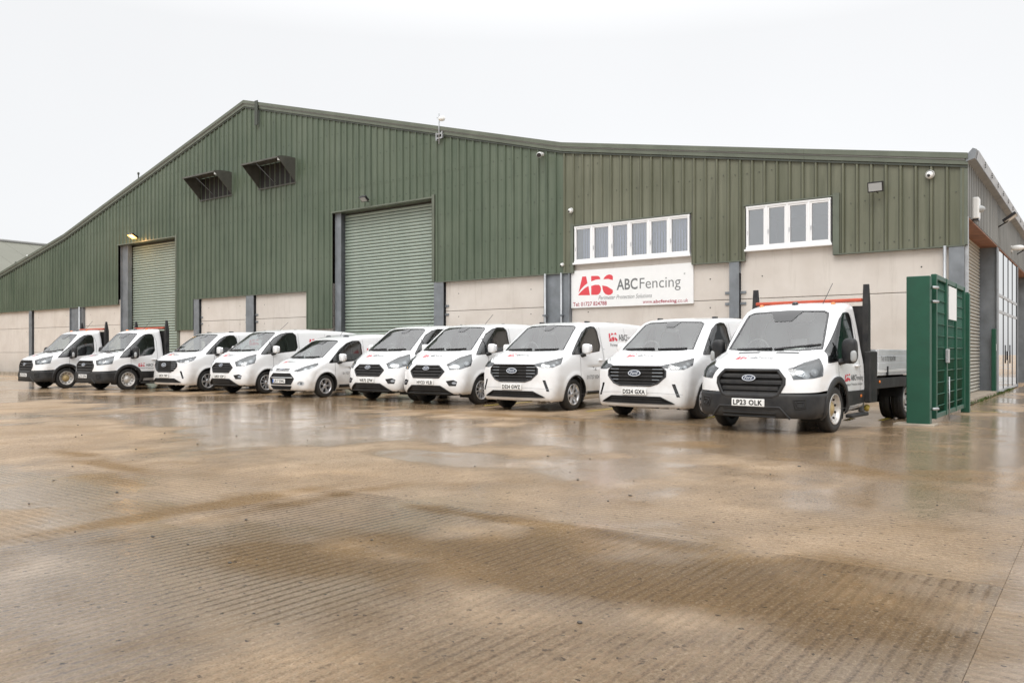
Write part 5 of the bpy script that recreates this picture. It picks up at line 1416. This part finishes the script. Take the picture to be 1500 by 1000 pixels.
# =================================================================== neighbouring shed, far left
fs = empty('neighbouring_shed', wpt(75, 0, 0), YAW); tag(fs, 'olive roofed shed showing behind the left end of the warehouse', 'shed')
MB().box((-11, -70, 0), (11, 20, 6.9)).build('wall', M['farroof'], fs)
for sg in (1, -1):
    y = -71.
    while y < 21:
        MB().add([(0, y, 11.0), (0, y + 1.98, 11.0), (sg * 11.8, y + 1.98, 6.6), (sg * 11.8, y, 6.6), (0, y, 10.94), (0, y + 1.98, 10.94), (sg * 11.8, y + 1.98, 6.54), (sg * 11.8, y, 6.54)], [(0, 1, 2, 3), (4, 7, 6, 5), (0, 4, 5, 1), (2, 6, 7, 3), (1, 5, 6, 2), (0, 3, 7, 4)]).build('roof_sheet', M['farroof'], fs); y += 2.0
for y in (-70, 20): MB().add([(-11, y, 6.5), (11, y, 6.5), (0, y, 10.9)], [(0, 1, 2)]).build('gable', M['farroof'], fs)
MB().tube([(0, -71, 11.05), (0, 21, 11.05)], .16, 8).build('ridge_cap', M['roof'], fs)

# =================================================================== yard
g_ = MB().add([(-500, -200, -.03), (500, -200, -.03), (500, 800, -.03), (-500, 800, -.03)], [(0, 1, 2, 3)]).build('ground', M['yard_y']); g_['kind'] = 'structure'
yard = empty('yard', (CX, CY, 0), YAW); yard['kind'] = 'structure'
outs = [0.10, 5.4, 10.95, 16.45, 22.0, 27.5]; ts = [-2.2 + 5.15 * k for k in range(-6, 14)]
def slab(t0, t1, o0, o1, mat, dz):
    g2 = .0004
    b = MB(); z0, z1 = -.05, dz
    c = .0006
    vs = [(t0 + g2, o0 + g2), (t1 - g2, o0 + g2), (t1 - g2, o1 - g2), (t0 + g2, o1 - g2)]
    vi = [(t0 + g2 + c, o0 + g2 + c), (t1 - g2 - c, o0 + g2 + c), (t1 - g2 - c, o1 - g2 - c), (t0 + g2 + c, o1 - g2 - c)]
    V_ = [(a, b_, z0) for a, b_ in vs] + [(a, b_, z1 - .004) for a, b_ in vs] + [(a, b_, z1) for a, b_ in vi]
    b.add(V_, [(0, 1, 5, 4), (1, 2, 6, 5), (2, 3, 7, 6), (3, 0, 4, 7), (4, 5, 9, 8), (5, 6, 10, 9), (6, 7, 11, 10), (7, 4, 8, 11), (8, 9, 10, 11)])
    return b.build('concrete_slab', mat, yard)
for j in range(len(outs) - 1):
    for i in range(len(ts) - 1):
        near = outs[j] >= 16
        ridge_x = near and (-3 < ts[i] < 2)
        slab(ts[i], ts[i + 1], outs[j], outs[j + 1], M['yard_x'] if ridge_x else M['yard_y'], random.uniform(-.0012, .0012))
for i in range(len(ts) - 1):
    if ts[i + 1] <= -.0:
        for j in range(5): slab(ts[i], min(ts[i + 1], -.12), -.1 - 5.4 * (j + 1), .1 - 5.4 * j if j == 0 else -.1 - 5.4 * j, M['yard_y'], random.uniform(-.0012, .0012))
slab(-2.2, -.12, -5.5, .10, M['yard_y'], 0.0)
for k in range(5):
    slab(-2.2, -.12, -5.5 - 5.4 * (k + 1), -5.5 - 5.4 * k, M['yard_y'], random.uniform(-.003, .001))
# worn yellow bay lines under the vehicles
for t_, o0, o1 in ((.62, 4.2, 5.6), (1.15, 5.3, 5.9), (3.4, 4.6, 7.0), (6.1, 4.6, 6.8), (9.0, 4.6, 6.6)):
    MB().add([(t_, o0, .007), (t_ + .10, o0, .007), (t_ + .10, o1, .007), (t_, o1, .007)], [(0, 1, 2, 3)]).build('bay_line', M['yellow'], yard)
MB().add([(-.9, 1.9, .007), (-.2, 1.9, .007), (-.2, 1.96, .007), (-.9, 1.96, .007)], [(0, 1, 2, 3)]).build('bay_line', M['yellow'], yard)
# grit and leaf scraps lying about, weeds along the side plinth
mb = MB()
for _ in range(170):
    t_ = random.uniform(-4, 16); o_ = random.uniform(8, 20.4); r_ = random.uniform(.004, .013)
    mb.ell((t_, o_, r_ * .4), (r_ * random.uniform(.8, 1.8), r_, r_ * .6), 2, 6, 4)
grit = mb.build('grit', M['stone'], None, 'stuff'); grit.location = (CX, CY, 0); grit.rotation_euler.z = YAW; grit['label'] = 'dark specks of grit scattered on the wet concrete yard'
mb = MB()
for _ in range(420):
    s_ = random.choice((random.uniform(.2, 6.5), random.gauss(6.9, .25), random.gauss(9.5, .5), random.gauss(2.5, .8))); o_ = -abs(random.gauss(.03, .05)) - .02
    h_ = random.uniform(.02, .09); a = random.uniform(0, 6.28); dx, dy = math.cos(a) * h_ * .6, math.sin(a) * h_ * .6
    x, y = o_ - .01, -s_
    mb.add([(x, y, 0), (x + dx * .5 - dy * .25, y + dy * .5 + dx * .25, h_ * .8), (x + dx, y + dy, h_), (x + dx * .5 + dy * .25, y + dy * .5 - dx * .25, h_ * .75)], [(0, 1, 2, 3)])
wd_ = mb.build('weeds', M['weed'], None, 'stuff'); wd_.location = (CX, CY, 0); wd_.rotation_euler.z = YAW; wd_['label'] = 'low green weeds growing along the foot of the side wall'
